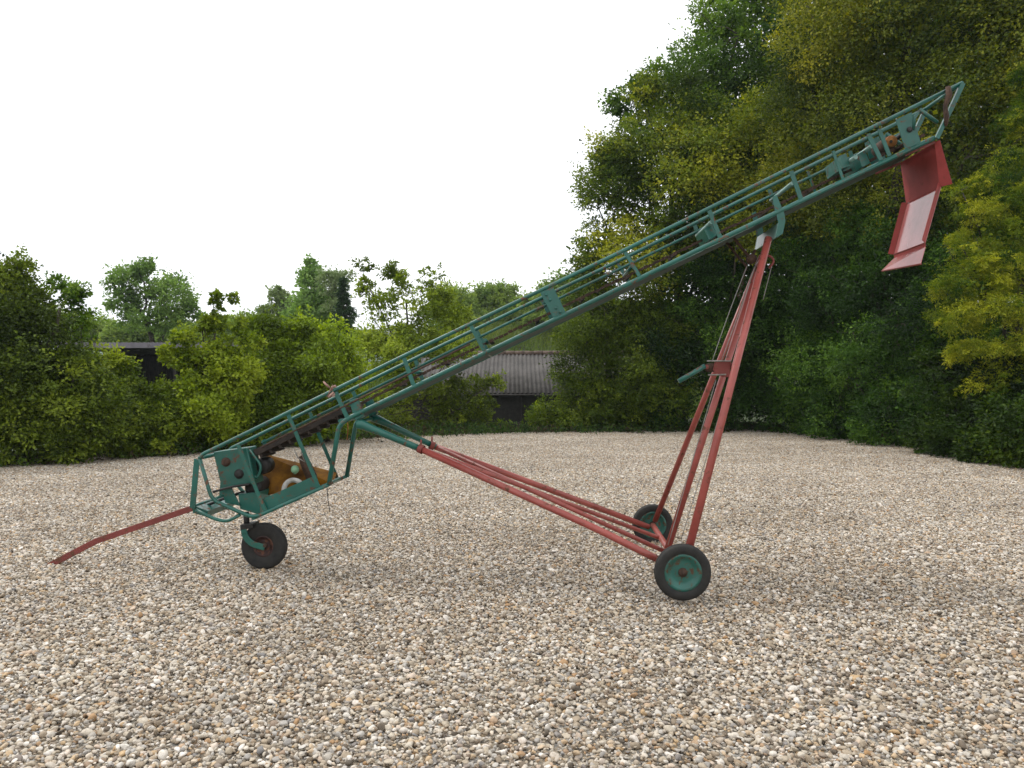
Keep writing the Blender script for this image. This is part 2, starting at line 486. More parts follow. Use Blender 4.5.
for k in range(9):
    p = S(262, 451, 0).lerp(S(346, 410, 0), k/9+.03); t = (S(346, 410, 0)-S(262, 451, 0)).normalized(); u = ND.cross(t)
    mb.bar(p+u*.035, p+t*.02+u*.035, .34, .05, ND)
P('conveyor_belt', mb, BELT)

# ---- head end
for d in (-ND*.008, ND*(2*HW)):
    mb = MB(); mb.prism([p+d for p in (SN(895.5, 120), SN(911, 112.5), SN(921, 145), SN(905, 150))], ND*.008)
    P('head_plate', mb, GREEN)
    P('head_strut', MB().tube([SN(919, 110)+d, SN(937, 123)+d], .016), GREEN)
    P('head_strut', MB().tube([SN(920, 110)+d, SN(914, 118)+d, SN(913, 130)+d], .012), GREEN)
    P('head_end_bar', MB().bar(SN(962, 84)+d, SN(950, 110)+d, .03, .034, ND).bar(SN(950, 110)+d, SN(936, 139)+d, .03, .030, ND), GREEN)
P('bearing', MB().lathe(SN(909, 130)-ND*.012, -ND, [(.022, -.01), (.022, .006), (.016, .01), (0, .012)], 16), BLACK)
P('head_shaft', MB().tube([SN(909, 130)-ND*.01, SN(909, 130)+ND*.62], .018), BLACK)
P('motor_shaft', MB().tube([S(891, 141.5, -.24), S(891, 141.5, .24)], .012), BLACK)
mb = MB(); c = S(891, 141.5, -.2); mb.lathe(c, -ND, [(.02, -.02), (.044, -.018), (.047, -.006), (.040, .0), (.047, .006), (.044, .018), (.024, .02), (.016, .03), (0, .03)], 28)
P('sprocket', mb, RUSTO)
mb = MB(); c = S(884, 147, .1)
mb.lathe(c-ND*.1, ND, [(0, 0), (.055, 0), (.062, .02), (.062, .2), (.055, .22), (0, .22)], 24)
P('head_drum', mb, RUST)
mb = MB()
rg = [SN(946, 88), SN(947, 97), SN(943, 108), SN(944.5, 118), SN(944, 127)]
mb.tube([p-ND*.03 for p in rg], [.02, .026, .016, .022, .012], 7)
P('rusty_hook', mb, RUST)

# ---- discharge chute
def chute():
    N_, Fr = -.28, .28
    A, Af = S(935, 142, N_), S(935, 142, N_)+ND*.60
    B, Bf = S(940, 187, N_), S(940, 187, N_)+ND*.58
    B2, B2f = S(945, 189, N_-.06), S(942, 189, Fr)+ND*.05
    up_ = [[A, B, Bf, Af]]
    A3, B3 = S(940, 140, N_-.03), S(952.5, 184, N_-.06)
    up_.append([A, A3, B3, B])
    A3f, B3f = Af+ND*.03+AX*.0, Bf+ND*.03
    top = MB().sheet(up_, .004)
    P('chute_back', top, REDC, label='dark red upper deflector plate of the chute')
    C = S(925, 243, N_); Cf = C+ND*.56
    D = B+AX*.008+Vector((0, 0, .006)); Df = Bf+AX*.008+Vector((0, 0, .006))
    P('chute_floor', MB().sheet([[D, C, Cf, Df]], .004), TRAY, label='glossy worn tray of the chute, pinkish with painted sky sheen')
    n = (C-D).cross(ND).normalized()
    if n.z < 0: n = -n
    e = n*.003
    W1, W2 = D-ND*.06+n*.055, C-ND*.06+n*.055
    P('chute_wall', MB().sheet([[D+e, W1, W2, C+e]], .004), REDC)
    V1, V2 = Df+ND*.03+n*.038, Cf+ND*.03+n*.038
    P('chute_wall', MB().sheet([[Df+e, Cf+e, V2, V1]], .004), REDC)
    E = C+Vector((0, 0, -.035))+AX*.005; Ef = E+ND*.56
    G = S(921, 264, N_); Gf = S(882, 271, .33)
    G2 = G-Vector((0, 0, .012))
    P('chute_fold', MB().sheet([[C-n*.004, E, Ef, Cf-n*.004]], .003), REDC)
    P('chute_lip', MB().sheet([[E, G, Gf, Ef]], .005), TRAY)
    P('chute_rim', MB().tube([G, Gf], .007, 8), REDB)
    P('chute_rim', MB().tube([C, Cf], .006, 8), REDB)
    P('chute_hanger', MB().bar(S(905, 155, -.27), A, .012, .02, ND), REDB)
    P('chute_hanger', MB().bar(S(905, 155, -.27)+ND*.56, Af, .012, .02, ND), REDB)
chute()

# ---- mast carrying the elevator
P('cross_beam', MB().prism([S(778, 223, -.31), S(785, 220, -.31), S(782.5, 234, -.31), S(775, 238, -.31)], ND*.60), GREEN_SHEEN, bevel=.003, label='green cross beam under the elevator, paled to imitate sky reflection')
for d in (-ND*.012, ND*(2*HW+.004)):
    mb = MB(); mb.prism([p+d for p in (SN(772, 197), SN(776, 195), SN(784, 214), SN(785, 221), SN(782.5, 234), SN(775, 238), SN(778, 223), SN(775, 210))], ND*.01)
    P('beam_bracket', mb, GREEN)
near_foot, far_foot = S(686, 560, -1.02), S(655, 521, 1.02)
ntop, ftop = S(768.5, 238, -.22), S(762, 256, .06)
P('mast_leg', MB().tube([near_foot, ntop], .0295, 16), RED)
P('mast_leg', MB().tube([far_foot, ftop], .026, 16), RED)
wtop = S(753, 283, -.02)
P('mast_brace', MB().tube([S(667.5, 549, -.35), wtop], .027, 16), RED)
P('mast_tie', MB().tube([ntop.lerp(near_foot, .07), ftop.lerp(far_foot, .03)], .022), RED)
P('mast_tie', MB().tube([ntop.lerp(near_foot, .42)-ND*0, ftop.lerp(far_foot, .40)], .016), REDB)
# stay bars from the rails
P('stay_bar', MB().bar(S(725, 241, .1), S(747, 267, .05), .01, .018, ND), RUST)
P('stay_bar', MB().bar(S(733, 237, -.05), S(750, 258, -.05), .01, .022, ND), RUST)
mb = MB(); c = S(751.5, 259, -.1); mb.lathe(c-ND*.02, ND, [(0, 0), (.040, 0), (.040, .008), (.025, .018), (.040, .03), (.040, .038), (0, .04)], 24)
mb.bar(S(755, 250, -.08), S(749, 264, -.08), .05, .014, ND)
P('cable_pulley', mb, RUST)
mb = MB(); mb.tube(smooth_path([S(766, 255, -.1), S(772, 257, -.1), S(774, 262, -.1), S(769, 268, -.1)], .04), .010, 8)
P('guide_hook', mb, REDB)
# winch
mb = MB()
for o_ in (-.42, -.28):
    mb.prism([S(715, 361, o_), S(731, 360, o_), S(729, 377, o_), S(722, 377, o_), S(713, 370, o_)], ND*.006)
mb.tube([S(707, 367, -.43), S(707, 367, -.26)], .018, 10)
mb.tube([S(716, 367, -.43), S(716, 367, -.26)], .012, 10)
win = P('winch', mb, REDB)
w_ = MB(); c = S(712, 367.5, -.41); w_.lathe(c, ND, [(0, 0), (.036, 0), (.036, .006), (.022, .01), (.022, .11), (.036, .115), (.036, .12), (0, .12)], 20); w_.build('winch_drum', RUST, win)
MB().tube([S(707, 361, -.44), S(731, 361, -.44)], .006, 8).build('winch_bar', STEEL, win)
MB().tube([S(708, 375, -.44), S(726, 374.5, -.44)], .006, 8).build('winch_bar', STEEL, win)
w_ = MB().tube([S(705, 366, -.46), S(678.5, 381.5, -.46)], .019, 12); hd = w_.build('winch_handle', GREEN, win)
# cables
def cable(a, b, sag=0, r=.0032, m=STEEL, n=10):
    pts = []
    for i in range(n+1):
        t = i/n; p = a.lerp(b, t); pts.append(p+Vector((0, 0, -sag*4*t*(1-t)))-AX*sag*.6*4*t*(1-t))
    P('cable', MB().tube(pts, r, 6), m)
cable(S(712, 362, -.35), S(747, 266, -.12), .03)
cable(S(721, 362, -.33), S(757, 262, -.12), 0)
cable(S(668, 545, -.4), S(716, 380, -.33), 0)
cable(S(681, 540, -.6), S(758, 290, -.2), 0)
cable(S(772, 265, -.1), S(763, 300, -.1), .0)
# little chain hanging at the pulley
mb = MB(); p = S(746, 266, -.1); q = S(738, 298, -.1)
for i in range(16):
    a = p.lerp(q, i/16)+AX*.01*math.sin(i*1.7); mb.bar(a, a-Vector((0, 0, .022)), .012 if i % 2 else .004, .004 if i % 2 else .012, ND)
P('hanging_chain', mb, RUST)

# ---- axle, wheels
wn, wf = S(682.5, 572, -1.10), S(652.5, 524.5, 1.10)
P('axle', MB().tube([wn+ND*.02, wf-ND*.02], .026, 14), RED)
def wheel(name, c, axis, r, rimm, r_rim, label, hub=True, wid=.085):
    e = bpy.data.objects.new(name, None); link(e, root); e.location = c-root.location; e['label'] = label
    h = wid/2
    prof = [(r_rim, -h*.7), (r_rim+.012, -h*.85), (r*.80, -h), (r*.92, -h*.93), (r*.975, -h*.72), (r*.985, -h*.5), (r*.965, -h*.48), (r*.965, -h*.36), (r*.995, -h*.33), (r*1.0, -h*.1), (r*.975, -h*.08), (r*.975, h*.08), (r*1.0, h*.1), (r*.995, h*.33), (r*.965, h*.36), (r*.965, h*.48), (r*.985, h*.5), (r*.975, h*.72), (r*.92, h*.93), (r*.80, h), (r_rim+.012, h*.85), (r_rim, h*.7)]
    MB().lathe(c, axis, prof, 56).build('tyre', RUBBER, e)
    pr = [(0, h*.25), (.03, h*.25), (r_rim*.55, h*.12), (r_rim*.72, h*.18), (r_rim*.86, h*.55), (r_rim+.004, h*.78), (r_rim+.004, -h*.78), (r_rim*.8, -h*.4), (0, -h*.3)]
    MB().lathe(c, axis, pr, 48).build('rim', rimm, e)
    MB().lathe(c, axis, [(.034, -h*.3), (.032, h*.55), (.026, h*.75), (.013, h*.8), (.013, h*1.05), (0, h*1.1)], 16).build('hub', RUST, e)
    return e
GREENR = paint('wheel_green_paint', (.010, .085, .07), (.02, .14, .11), rust=.52, rough=.35, rustc=(.05, .025, .012), scale=1.6)
RIMR = paint('dark_red_rim', (.022, .007, .006), (.04, .013, .011), rust=.5, rough=.6)
ax_dir = (wn-wf).normalized()
wheel('road_wheel', wn, -ND, .199, GREENR, .127, 'near road wheel with worn turquoise rim')
wheel('road_wheel', wf, -ND, .199, GREENR, .127, 'far road wheel behind the red struts')
# ---- drawbar: four red tubes with green telescoping ends
zf = .0
A1 = S(421, 449, -.31); A2 = S(432, 445.5, .27)
B1 = S(657, 559, -.88); B2 = S(649, 527, .95)
P('main_strut', MB().tube(smooth_path([S(420, 448.5, -.31), S(600, 530.5, -.72), S(630, 545.5, -.8), B1], .2), .0275, 16), RED)
P('main_strut', MB().tube([A2, B2], .027, 16), RED)
P('cross_strut', MB().tube([S(438.5, 448, .2), S(667, 552.5, -.32)], .019, 14), RED)
P('cross_strut', MB().tube([S(424, 449.5, -.25), S(659.5, 538, .30)], .019, 14), RED)
P('inner_strut', MB().tube([S(357, 424, -.30), S(362, 424.5, -.30), S(375, 430, -.30), S(424, 450.5, -.31)], [.040, .040, .031, .026], 16), GREEN)
P('inner_strut', MB().tube([S(372, 417.5, .27), S(377, 419, .27), S(388, 424, .27), S(436, 447, .27)], [.038, .038, .029, .024], 16), GREEN)
P('clamp', MB().lathe(A1, (B1-A1), [(.034, -.02), (.038, -.02), (.038, .02), (.034, .02)], 18).tube([A1+Vector((0, 0, .03)), A1+Vector((0, 0, .075))], .008, 8), REDB)
P('clamp', MB().lathe(A2, (B2-A2), [(.032, -.02), (.037, -.02), (.037, .02), (.032, .02)], 18).tube([A2+Vector((0, 0, .03)), A2+Vector((0, 0, .08))], .008, 8), REDB)
P('pivot_pin', MB().tube([S(357, 422, -.33), S(357, 422, -.33)+ND*.66], .014), GREEN)

# ---- hopper end machinery
gb = P('gearbox', MB().prism([S(213, 452, -.24), S(247, 447.5, -.24), S(255, 484, -.24), S(221.5, 489, -.24)], ND*.22), GREEN, bevel=.008)
for (x, y, r_) in ((226, 462, .030), (239, 474, .031)):
    MB().lathe(S(x, y, -.24), -ND, [(r_*1.3, 0), (r_*1.25, .006), (r_, .008), (r_, .02), (r_*.6, .024), (0, .025)], 20).build('knob', RUST if x < 230 else BLACK, gb)
P('motor', MB().lathe(S(253, 488, -.12), ND, [(0, -.02), (.05, -.02), (.07, 0), (.075, .03), (.075, .25), (.06, .28), (0, .28)], 24).lathe(S(262, 466, -.1), ND, [(0, -.02), (.05, -.02), (.07, 0), (.07, .12), (0, .12)], 24), BLACK)
P('motor_mount', MB().prism([S(238, 494, -.18), S(260, 492, -.18), S(260, 515, -.18), (S(240, 509, -.18))], ND*.26).prism([S(221, 489, -.2), S(231, 488, -.2), S(240, 506, -.2), S(225, 503, -.2)], ND*.02), GREEN, bevel=.004)
P('belt_guard', MB().tube(smooth_path([S(249, 450, -.2), S(262, 466, -.2), S(257, 480, -.2), S(250, 470, -.2)], .08), .012, 10), GREEN)
P('lower_bow', MB().tube(smooth_path([SN(196, 510), SN(212, 518), SN(226, 522), SN(240, 515)], .15), .014), GREEN)
P('lower_bow', MB().tube(smooth_path([SN(213, 492), SN(230, 487), SN(250, 484)], .1), .010), BLACK)
P('tow_gusset', MB().prism([S(192, 505, -.28), S(208, 511, -.28), S(207, 517, -.28), S(193, 513, -.28)], ND*.56), GREEN)
P('motor_cradle', MB().tube(smooth_path([S(203, 507, -.1), S(222, 499, -.1), S(244, 492, -.1)], .1), .013), BLACK)
mb = MB()
tb = [(260, 453), (337, 473)]; bb = [(262, 496), (333, 484)]
qs = []
for (t1, t2, b1, b2) in zip(tb, tb[1:], bb, bb[1:]):
    qs.append([S(*t1, .27), S(*t2, .27), S(*b2, .02), S(*b1, .02)])
mb.sheet(qs, .005)
P('hopper', mb, YELLOW, label='rusty yellow steel hopper tray')
P('hopper_plate', MB().prism([S(262.5, 499, -.27), S(316, 475, -.27), S(320, 488, -.27), S(268, 511, -.27)], ND*.006), GREEN)
P('pulley_cover', MB().lathe(S(294, 489.5, -.20), -ND, [(.062, 0), (.080, -.004), (.098, .0), (.10, .012), (.098, .022), (.062, .02), (.062, 0)], 36), WHITE)
mb = MB().tube([S(295, 469.5, -.15), S(295, 474, -.15)], .012, 10); mb.lathe(S(295, 469.5, -.15)-Vector((0, 0, .034)), Vector((0, 0, 1)), [(0, 0), (.02, .005), (.033, .022), (.034, .036), (.028, .056), (.015, .066), (0, .068)], 20)
P('lever_knob', mb, GBALL)
P('tail_roller', MB().tube([S(301, 456, -.1), S(304, 460, -.1), S(312, 478, -.05), S(316, 481, -.05)], [.02, .042, .05, .02], 16), RUST)
P('starter_lead', MB().tube([S(294, 449, -.22), S(298, 458, -.22), S(305, 462, -.22), S(301, 452, -.22), S(310, 447, -.22)], .006, 6), STEEL)
P('hanging_cable', MB().tube([S(327, 487, -.25), S(328, 500, -.24), S(330, 512, -.25)], .004, 6), BLACK)
P('dangling_tag', MB().tube([SN(347.5, 420), SN(348, 430), SN(347, 440)], .004, 6), RUSTO)
mb = MB(); 
for k in range(7):
    a = SN(331, 390)+Vector((random.uniform(-.05, .05), random.uniform(-.02, .02), random.uniform(-.05, .05)))
    mb.tube([a, a+Vector((random.uniform(-.05, .05), random.uniform(-.02, .02), random.uniform(-.05, .05))), a+Vector((random.uniform(-.05, .05), .01, random.uniform(-.08, .02)))], .009, 6)
P('twine_knot', mb, ROPE)
# ---- castor
cc = S(264.5, 545.7, -.10)
P('castor_stem', MB().tube([S(246, 512, -.1), S(247, 528, -.1)], .024, 14).prism([S(240, 525, -.18), S(252, 524, -.18), S(253, 528, -.18), S(241, 530, -.18)], ND*.16), BLACK)
for o_ in (-.17, -.04):
    pts = smooth_path([S(243, 525, o_), S(245, 537, o_), S(252, 544, o_), S(263, 547, o_)], .06)
    mb = MB()
    for a, b in zip(pts, pts[1:]): mb.bar(a, b+(b-a)*.25, .014, .05, ND)
    P('castor_fork', mb, GREEN, bevel=.003)
P('castor_axle', MB().tube([S(264.5, 545.7, -.18), S(264.5, 545.7, -.03)], .014), RUST)
wheel('castor_wheel', cc, -(ND+AX*.05).normalized(), .196, RIMR, .085, 'front castor wheel with dark reddish rim', wid=.08)
# ---- tow bar lying down to the ground
pts = [S(197, 506.5, 0), S(96.4, 541, -.03), S(58, 561, -.05), S(50, 565.5, -.05)]
mb = MB()
for a, b in zip(pts, pts[1:]): mb.bar(a, b+(b-a).normalized()*.01, .032, .05, ND)
P('tow_bar', mb, REDB, bevel=.003, label='bent dull red tow bar resting on the gravel')

# ------------------------------------------------------------------ FOLIAGE
def leaf_mat(name, trans=.28, rough=.5):
    m, nt, ns, ls, b = new_mat(name)
    at = ns.new('ShaderNodeAttribute'); at.attribute_name = 'leafcol'
    b.inputs['Roughness'].default_value = rough; b.inputs['Specular IOR Level'].default_value = .18
    ls.new(at.outputs['Color'], b.inputs['Base Color'])
    t = ns.new('ShaderNodeBsdfTranslucent')
    hs = ns.new('ShaderNodeHueSaturation'); hs.inputs['Hue'].default_value = .497; hs.inputs['Saturation'].default_value = 1.1; hs.inputs['Value'].default_value = 1.7
    ls.new(at.outputs['Color'], hs.inputs['Color']); ls.new(hs.outputs[0], t.inputs[0])
    mx = ns.new('ShaderNodeMixShader'); mx.inputs[0].default_value = trans
    ls.new(b.outputs[0], mx.inputs[1]); ls.new(t.outputs[0], mx.inputs[2])
    ls.new(mx.outputs[0], ns['Material Output'].inputs['Surface'])
    return m
LEAF = leaf_mat('leaf')
BARK = plain('bark', (.03, .024, .018), (.10, .085, .065), 12, .9, .8, .03)

def vnoise(p, scale, seed=0):
    """cheap smooth pseudo noise, vectorised: -1..1"""
    q = p*scale+seed*7.13
    return (np.sin(q[:, 0]*1.7+1.3*np.sin(q[:, 1]*1.3+q[:, 2]))+np.sin(q[:, 1]*2.1+1.1*np.sin(q[:, 2]*1.7+q[:, 0]*.8))+np.sin(q[:, 2]*1.9+1.2*np.sin(q[:, 0]*1.5-q[:, 1])))/3

def leaves(centers, dirs, size, cols, flat=.5, aspect=.55, g=rng, face=None):
    """rhombic folded leaves. dirs: leaf long axis"""
    n = len(centers)
    d = dirs/np.linalg.norm(dirs, axis=1)[:, None]
    up = np.zeros((n, 3)); up[:, 2] = flat; up = up+g.normal(0, 1, (n, 3))*(1-flat*.6)
    if face is not None: up = face*1.1+g.normal(0, .42, (n, 3)); up[:, 2] += .25
    s = np.cross(d, up); s /= (np.linalg.norm(s, axis=1)[:, None]+1e-9)
    nn = np.cross(s, d)
    L = size[:, None]
    p0 = centers; p2 = centers+d*L; m_ = centers+d*L*.45
    p1 = m_+s*L*aspect*.5+nn*L*.10; p3 = m_-s*L*aspect*.5+nn*L*.10
    p2 = p2-nn*L*.08
    co = np.stack([p0, p1, p2, p3], 1).reshape(-1, 3)
    return co, np.repeat(cols, 1, axis=0)

def foliage_mesh(name, co, cols, mat=None):
    n = len(co)//4
    fa = np.arange(n*4).reshape(n, 4)
    me = mesh_from(name, co, fa, mat or LEAF, smooth=False)
    at = me.attributes.new('leafcol', 'FLOAT_COLOR', 'FACE')
    c4 = np.ones((n, 4), np.float32); c4[:, :3] = cols
    at.data.foreach_set('color', c4.ravel())
    return me

def crown_leaves(blobs, nclus, per, lsize, twig, pal, style='broad', seed=1, shell=.55, gap=.0, droop=0., shoots=.10, aspect=.6, lobe=.36, fill=1.0):
    """blobs: (center, rx, ry, rz). Each blob carries many leafy lobes; leaves sit on short twigs on the lobes."""
    g = np.random.default_rng(seed)
    SC = []; SR = []; SD = []
    for c, rx, ry, rz in blobs:
        Rm = (rx+rz)/2; rs = np.clip(lobe*Rm, min(.16, .55*Rm), .95)
        ns = max(5, int(3.0*(Rm/rs)**2*(.75 if shell > .4 else .45)))
        d = g.normal(size=(ns, 3)); d /= np.linalg.norm(d, axis=1)[:, None]
        r_ = rs*g.lognormal(-.05, .30, ns)
        k = g.uniform(shell+.1, 1.14, ns)
        RR = np.maximum(np.array([[rx, ry, rz]])-r_[:, None]*.85, .05)
        SC.append(np.array(c[:])[None]+d*RR*k[:, None]); SR.append(r_); SD.append(d)
    SC = np.concatenate(SC); SR = np.concatenate(SR); SD = np.concatenate(SD)
    if gap > 0:
        kp = g.uniform(0, 1, len(SR)) > gap*.8
        SC, SR, SD = SC[kp], SR[kp], SD[kp]
    pr = SR**2; pr = pr/pr.sum()
    w = g.choice(len(SR), nclus, p=pr)
    e = g.normal(size=(nclus, 3))+SD[w]*.8; e[:, 2] += .35
    e /= np.linalg.norm(e, axis=1)[:, None]
    rr = 1-.45*g.uniform(0, 1, nclus)**1.5
    sq = np.array([1, 1, .72])
    P_ = SC[w]+e*sq*(SR[w]*rr)[:, None]
    sh = g.uniform(0, 1, nclus) < shoots
    P_[sh] = (SC[w]+e*sq*SR[w][:, None]*1.15)[sh]
    m = nclus
    pal = np.array(pal)
    lobe_t = np.clip(.5+.42*vnoise(SC, .8, seed+1)+g.normal(0, .20, len(SR)), 0, .999)
    t = np.clip(lobe_t[w]+g.normal(0, .14, m), 0, .999)
    i0 = (t*(len(pal)-1)).astype(int); fr = (t*(len(pal)-1)-i0)[:, None]
    base = pal[i0]*(1-fr)+pal[np.minimum(i0+1, len(pal)-1)]*fr
    base = base*g.lognormal(0, .09, m)[:, None]
    td = e*.8+g.normal(0, .5, (m, 3)); td[:, 2] += .25-droop
    td[sh, 2] += 1.2
    td /= np.linalg.norm(td, axis=1)[:, None]
    tw = np.minimum(twig, SR[w]*.75)
    tl = tw*g.uniform(.6, 1.3, m); tl[sh] *= 1.6
    s = g.uniform(0, 1, (m, per))
    pos = P_[:, None]+td[:, None]*(s*tl[:, None])[..., None]
    spread = (tw*(.34 if style == 'broad' else .24))[:, None, None]
    off = g.normal(0, 1, (m, per, 3))*spread; off[..., 2] *= .55 if style != 'spray' else .25
    off *= (1.25-s*.7)[..., None]
    pos = pos+off
    pos[..., 2] -= droop*(s**2)*tl[:, None]*.6
    ld = td[:, None]*.7+off/(spread+1e-6)*.5+g.normal(0, .45, (m, per, 3)); ld[..., 2] -= .25
    sz = lsize*g.uniform(.6, 1.35, m*per)
    col = np.repeat(base, per, 0)*g.lognormal(0, .08, m*per)[:, None]
    co, _ = leaves(pos.reshape(-1, 3), ld.reshape(-1, 3), sz, col, .55, aspect, g, face=np.repeat(e, per, 0))
    if fill > 0:      # leaves deeper inside the crown
        vol = np.array([b[1]*b[3] for b in blobs]); nf = int(fill*(vol.sum()*np.pi)/(lsize*1.9)**2*1.6)
        wb = g.choice(len(blobs), nf, p=vol/vol.sum())
        C = np.array([tuple(b[0]) for b in blobs])[wb]; RR = np.array([b[1:4] for b in blobs])[wb]
        d = g.normal(size=(nf, 3)); d /= np.linalg.norm(d, axis=1)[:, None]
        pf = C+d*RR*(.66*g.uniform(0, 1, nf)**.45)[:, None]
        cf = pal[g.integers(0, max(1, len(pal)-1), nf)]*g.lognormal(0, .2, nf)[:, None]
        c2, _ = leaves(pf, g.normal(size=(nf, 3)), lsize*1.9*g.uniform(.7, 1.3, nf), cf, .4, .7, g)
        co = np.concatenate([co, c2]); col = np.concatenate([col, cf])
    return co, np.clip(col, 0.003, .6)

def limb_mesh(mb, a, b, r0, r1, g, wob=.1, n=6, sides=7):
    pts = []; rs = []
    L = (b-a).length
    for i in range(n+1):
        t = i/n; p = a.lerp(b, t)
        if 0 < i < n: p = p+Vector((g.uniform(-1, 1), g.uniform(-1, 1), g.uniform(-.4, .4)))*wob*L*.35
        pts.append(p); rs.append(r0*(1-t)+r1*t)
    mb.tube(pts, rs, sides)
    return pts

def tree(name, label, cat, blobs, base, nclus, per, lsize, twig, pal, group=None, seed=1, trunk_r=.15, style='broad', limbs=6, stems=1, trunk_top=.8, **kw):
    """blobs in pixels: (px, py, Y, r_px[, ry_px vertical])"""
    g = random.Random(seed)
    bs = []
    for b in blobs:
        px, py, Y, r = b[:4]; rv = b[4] if len(b) > 4 else r
        c = W(px, py, Y); k = Y/F
        bs.append((c, r*k, r*k*.9, rv*k))
    bx, by = base; bz = H(bx, by)-.1
    root_ = empty(name, (bx, by, bz)); tag(root_, label, cat, group)
    co, col = crown_leaves(bs, nclus, per, lsize, twig, pal, style, seed, **kw)
    # clip anything under the ground
    c3 = co.reshape(-1, 4, 3); gz = Hn(c3[:, 0, 0], c3[:, 0, 1]); ok = c3[:, :, 2].min(1) > gz+.0
    co = c3[ok].reshape(-1, 3); col = col[ok]
    me = foliage_mesh('crown', co-np.array([bx, by, bz]), col)
    o = bpy.data.objects.new('crown', me); link(o, root_)
    mb = MB(); lo = Vector((bx, by, bz))
    cen = sum((b[0] for b in bs), Vector())/len(bs)
    topz = max(b[0].z for b in bs)
    for st in range(stems):
        s0 = lo+Vector((g.uniform(-.2, .2), g.uniform(-.2, .2), 0))*(0 if stems == 1 else 2.2)
        mid = Vector(((cen.x*.6+bx*.4), cen.y*.7+by*.3, bz+(topz-bz)*trunk_top))+Vector((g.uniform(-.3, .3), 0, 0))*(st > 0)*3
        pts = limb_mesh(mb, s0, mid, trunk_r, trunk_r*.3, g, .08, 7, 9)
        sel = bs if len(bs) <= limbs else g.sample(bs, limbs)
        for b in sel:
            k = g.choice(pts[1:-1]); tgt = b[0]+Vector((g.uniform(-.5, .5)*b[1], g.uniform(-.5, .5)*b[2], g.uniform(-.1, .6)*b[3]))
            q = limb_mesh(mb, k, tgt, trunk_r*.38, trunk_r*.09, g, .18, 6, 6)
            for _ in range(4):
                s_ = g.choice(q[2:]); e_ = b[0]+Vector((g.uniform(-1, 1)*b[1], g.uniform(-1, 1)*b[2], g.uniform(-.7, 1)*b[3]))*.9
                limb_mesh(mb, s_, e_, trunk_r*.10, trunk_r*.03, g, .2, 5, 4)
    mb.build('trunk', BARK, root_)
    return root_

OLIVE = [(0.031, 0.061, 0.008), (0.084, 0.129, 0.015), (0.187, 0.237, 0.023), (0.345, 0.352, 0.034)]
OLIVE2 = [(0.030, 0.053, 0.009), (0.089, 0.121, 0.014), (0.184, 0.206, 0.021), (0.324, 0.309, 0.032)]
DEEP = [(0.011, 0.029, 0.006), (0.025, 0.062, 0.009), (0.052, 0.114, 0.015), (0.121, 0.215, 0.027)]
MID = [(0.033, 0.072, 0.010), (0.072, 0.138, 0.015), (0.132, 0.220, 0.024), (0.220, 0.319, 0.035)]
BRIGHT = [(0.056, 0.092, 0.008), (0.112, 0.168, 0.012), (0.200, 0.264, 0.019), (0.288, 0.352, 0.032)]
GOLD = [(0.022, 0.057, 0.007), (0.080, 0.133, 0.011), (0.195, 0.236, 0.019), (0.380, 0.385, 0.033)]
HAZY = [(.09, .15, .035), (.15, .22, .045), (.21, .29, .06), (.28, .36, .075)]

# right-hand trees
tree('broadleaf_tree', 'tall dark green tree rising highest behind the olive tree, against the white sky', 'tree',
     [(715, 60, 31, 48), (770, 25, 32, 55), (690, 95, 31, 38), (800, 70, 32, 55), (745, 110, 31, 55), (712, 20, 31, 26), (745, -20, 32, 40), (650, 85, 30, 22), (690, 150, 30, 50), (618, 105, 30, 17), (760, 180, 31, 60), (800, -30, 32, 45), (640, 120, 30, 25), (800, 150, 31, 60)],
     (8.5, 31.5), 4600, 16, .13, .55, MID, seed=3, trunk_r=.28, gap=.18)
tree('broadleaf_tree', 'olive yellow-tinged bushy tree behind the middle of the elevator, leaning out to the left', 'tree',
     [(640, 150, 27.5, 40), (615, 200, 27.5, 36), (680, 180, 27, 55), (735, 170, 27, 55), (650, 250, 27, 50), (715, 240, 27, 50), (598, 245, 27.5, 24), (780, 140, 26.5, 48), (695, 115, 27.5, 38), (650, 100, 28, 22), (770, 215, 26, 45), (610, 160, 27.8, 18), (585, 265, 27.5, 15)],
     (6.0, 28.3), 6200, 17, .105, .5, OLIVE, seed=5, trunk_r=.22, gap=.12)
tree('broadleaf_tree', 'huge olive brown tree filling the top right corner above the chute', 'tree',
     [(850, 50, 23, 75), (930, 30, 21, 85), (1015, 40, 19.5, 85), (890, 130, 22, 70), (960, 130, 20, 72), (815, 120, 24, 52), (1030, 130, 18.5, 60), (850, 190, 23, 50), (920, 210, 21.5, 50), (820, 40, 24, 40), (830, -30, 24, 60), (930, -60, 21, 80), (1050, -50, 19, 90), (1110, 60, 18, 90), (990, 200, 20, 50), (800, 200, 24.5, 45)],
     (10.8, 22.5), 9500, 17, .085, .45, OLIVE2, seed=8, trunk_r=.3, gap=.10)
